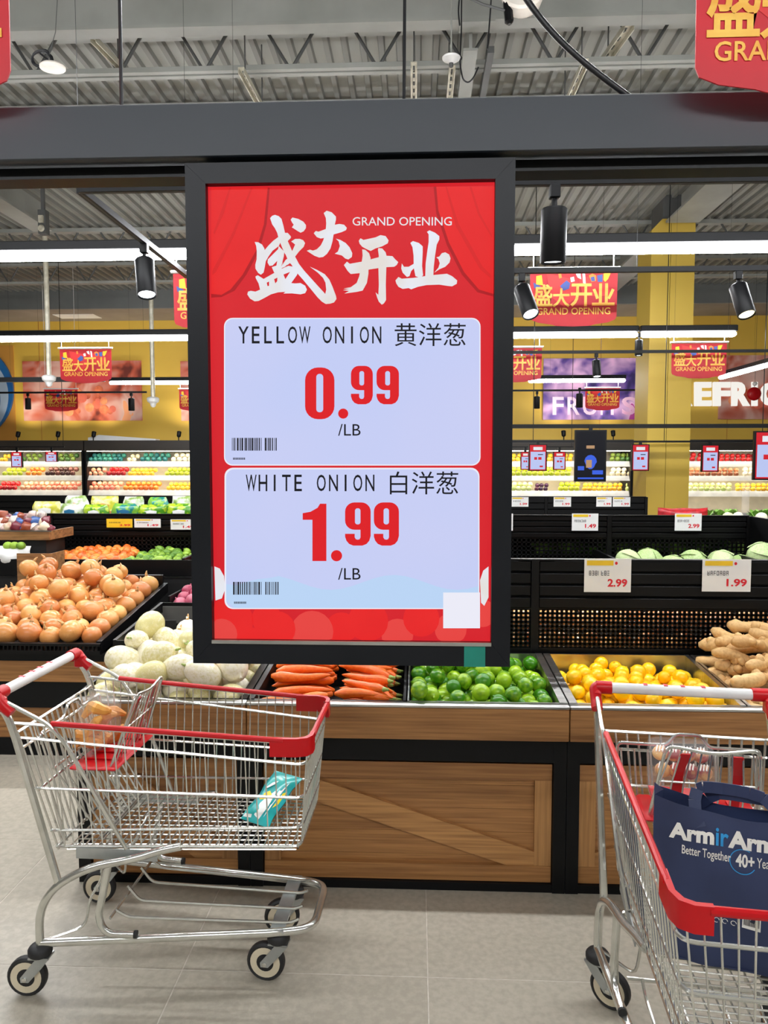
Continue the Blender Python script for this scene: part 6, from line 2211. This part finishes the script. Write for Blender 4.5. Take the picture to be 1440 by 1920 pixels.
# ================================================================== things under the roof
p_ = at(99, 131, 4.6)
g = thing('ceiling_lamp', 'round white ceiling lamp with a coil of black cable', 'ceiling lamp', tuple(p_))
Mx = Matrix.Translation(p_) @ Matrix.Rotation(.12, 4, 'X')
MB().lathe([(.0, .0), (.068, .0), (.074, .006), (.074, .02), (.06, .032), (.0, .034)], 28, Mx, cap=False).build('lamp_disc', M['lampdisc'], g)
MB().tube([at(99, 122, 4.62), at(90, 112, 4.64), at(75, 100, 4.66)], .006, 6).build('lamp_lead', M['cable'], g)
cpts = []
c0_ = at(74, 106, 4.66)
for i in range(60):
    t = i / 60 * 2 * math.pi * 3
    r_ = .06 + .005 * math.sin(i * .7)
    cpts.append(c0_ + Vector((r_ * math.cos(t), .02 * math.sin(t * .33) + .001 * i, r_ * .8 * math.sin(t))))
MB().tube(cpts, .0055, 6).build('cable_coil', M['cable'], g)
MB().tube([at(88, 118, 4.66), at(104, 60, 4.66), at(108, -10, 4.66), (at(108, -10, 4.66).x, 4.66, DECK)], .0025, 5).build('hanging_wire', M['steeldk'], g)

p_ = at(846, 110, 5.2)
g = thing('detector', 'round white detector on the ceiling strut', 'detector', tuple(p_))
MB().lathe([(.02, -.03), (.03, -.02), (.058, -.004), (.062, .006), (.05, .016), (.0, .018)], 20, Matrix.Translation(p_)).build('detector_dome', M['whitepl'], g)
MB().lathe([(.012, -.055), (.014, -.05), (.016, -.02)], 10, Matrix.Translation(p_)).build('sensor_tip', M['steeldk'], g)
MB().tube([p_ + Vector((0, 0, .015)), (p_.x, p_.y, DECK)], .006, 6).build('drop_rod', M['steel'], g)

YK = 5.0
p_ = at(980, -6, YK)
g = thing('ceiling_speaker', 'white ceiling speaker with a black bracket at the top edge', 'speaker', tuple(p_))
Mx = Matrix.Translation(p_) @ Matrix.Rotation(rad(-25), 4, 'Y') @ Matrix.Rotation(rad(75), 4, 'X') @ Matrix.Scale(1.4, 4)
MB().lathe([(.0, -.06), (.05, -.058), (.085, -.03), (.098, .02), (.1, .04), (.09, .05), (.0, .05)], 28, Mx, cap=False).build('speaker_shell', M['lampdisc'], g)
MB().lathe([(.006, -.062), (.008, -.066)], 8, Mx @ Matrix.Translation((.03, 0, 0))).build('screw', M['steeldk'], g)
MB().bbox(-.026, .026, -.03, .03, -.15, .15, .016, Matrix.Translation(at(951, 0, YK - .04)) @ Matrix.Rotation(rad(-6), 4, 'Y')).build('bracket_arm', M['black'], g)
MB().tube([at(948, 20, YK - .05), at(905, 8, YK - .05), at(870, -8, YK - .05)], .008, 6).build('bracket_rod', M['steeldk'], g)
MB().tube([p_ + Vector((0, .02, .08)), (p_.x, p_.y + .02, DECK)], .014, 8).build('drop_pipe', M['steel'], g)

for lab, px, y0, y1, Y, cap in (('white drop pipe with a rounded cap in front of the peach poster', 92, 480, 712, 10.8, True), ('white drop pipe with a small dome left of the display screen', 287, 585, 752, 12.0, True)):
    a, b = at(px, y1, Y), at(px, y0, Y)
    g = thing('drop_pipe', lab, 'pipe', tuple(a))
    MB().tube([a, (a.x, a.y, DECK)], .035, 10).build('pipe', M['strut'], g)
    MB().lathe([(.02, -.1), (.04, -.08), (.05, -.04), (.09, -.01), (.1, .04), (.08, .06), (.035, .07)], 16, Matrix.Translation(a)).build('dome_cap', M['whitepl'], g)
p_ = at(82, 425, 9.6)
g = thing('wall_device', 'grey roof bracket with a pale round device at the left', 'bracket', tuple(p_))
bx('bracket_plate', M['steeldk'], g, p_.x - .05, p_.x + .05, 9.55, 9.65, p_.z - .1, p_.z + .2)
MB().lathe([(.03, -.02), (.045, 0), (.03, .02)], 14, Matrix.Translation((p_.x, 9.53, p_.z - .04)) @ Matrix.Rotation(math.pi / 2, 4, 'X')).build('device_eye', M['strut'], g)
bx('device_box', M['strut'], g, p_.x - .03, p_.x + .03, 9.52, 9.549, p_.z + .03, p_.z + .12)
bx('bracket_stem', M['steeldk'], g, p_.x - .02, p_.x + .02, 9.58, 9.62, p_.z + .2, DECK)
for lab, pts, Y in (('thin drooping cable beside the roof beam above the screen', [(865, 60), (862, 120), (868, 150), (878, 156), (888, 146), (897, 126)], 5.6), ('thin black cable hanging left of the white speaker', [(921, 0), (918, 40), (914, 92)], 5.0), ('thin black cable above the detector', [(862, -10), (859, 22), (862, 48)], 5.0)):
    q_ = [at(a, b, Y) for a, b in pts]
    g = thing('loose_cable', lab, 'cable', tuple(q_[0]))
    q_ = [Vector((q_[0].x, q_[0].y, DECK))] + q_
    MB().tube(fillet(q_, .05, 4), .0055, 6).build('cable', M['cable'], g)
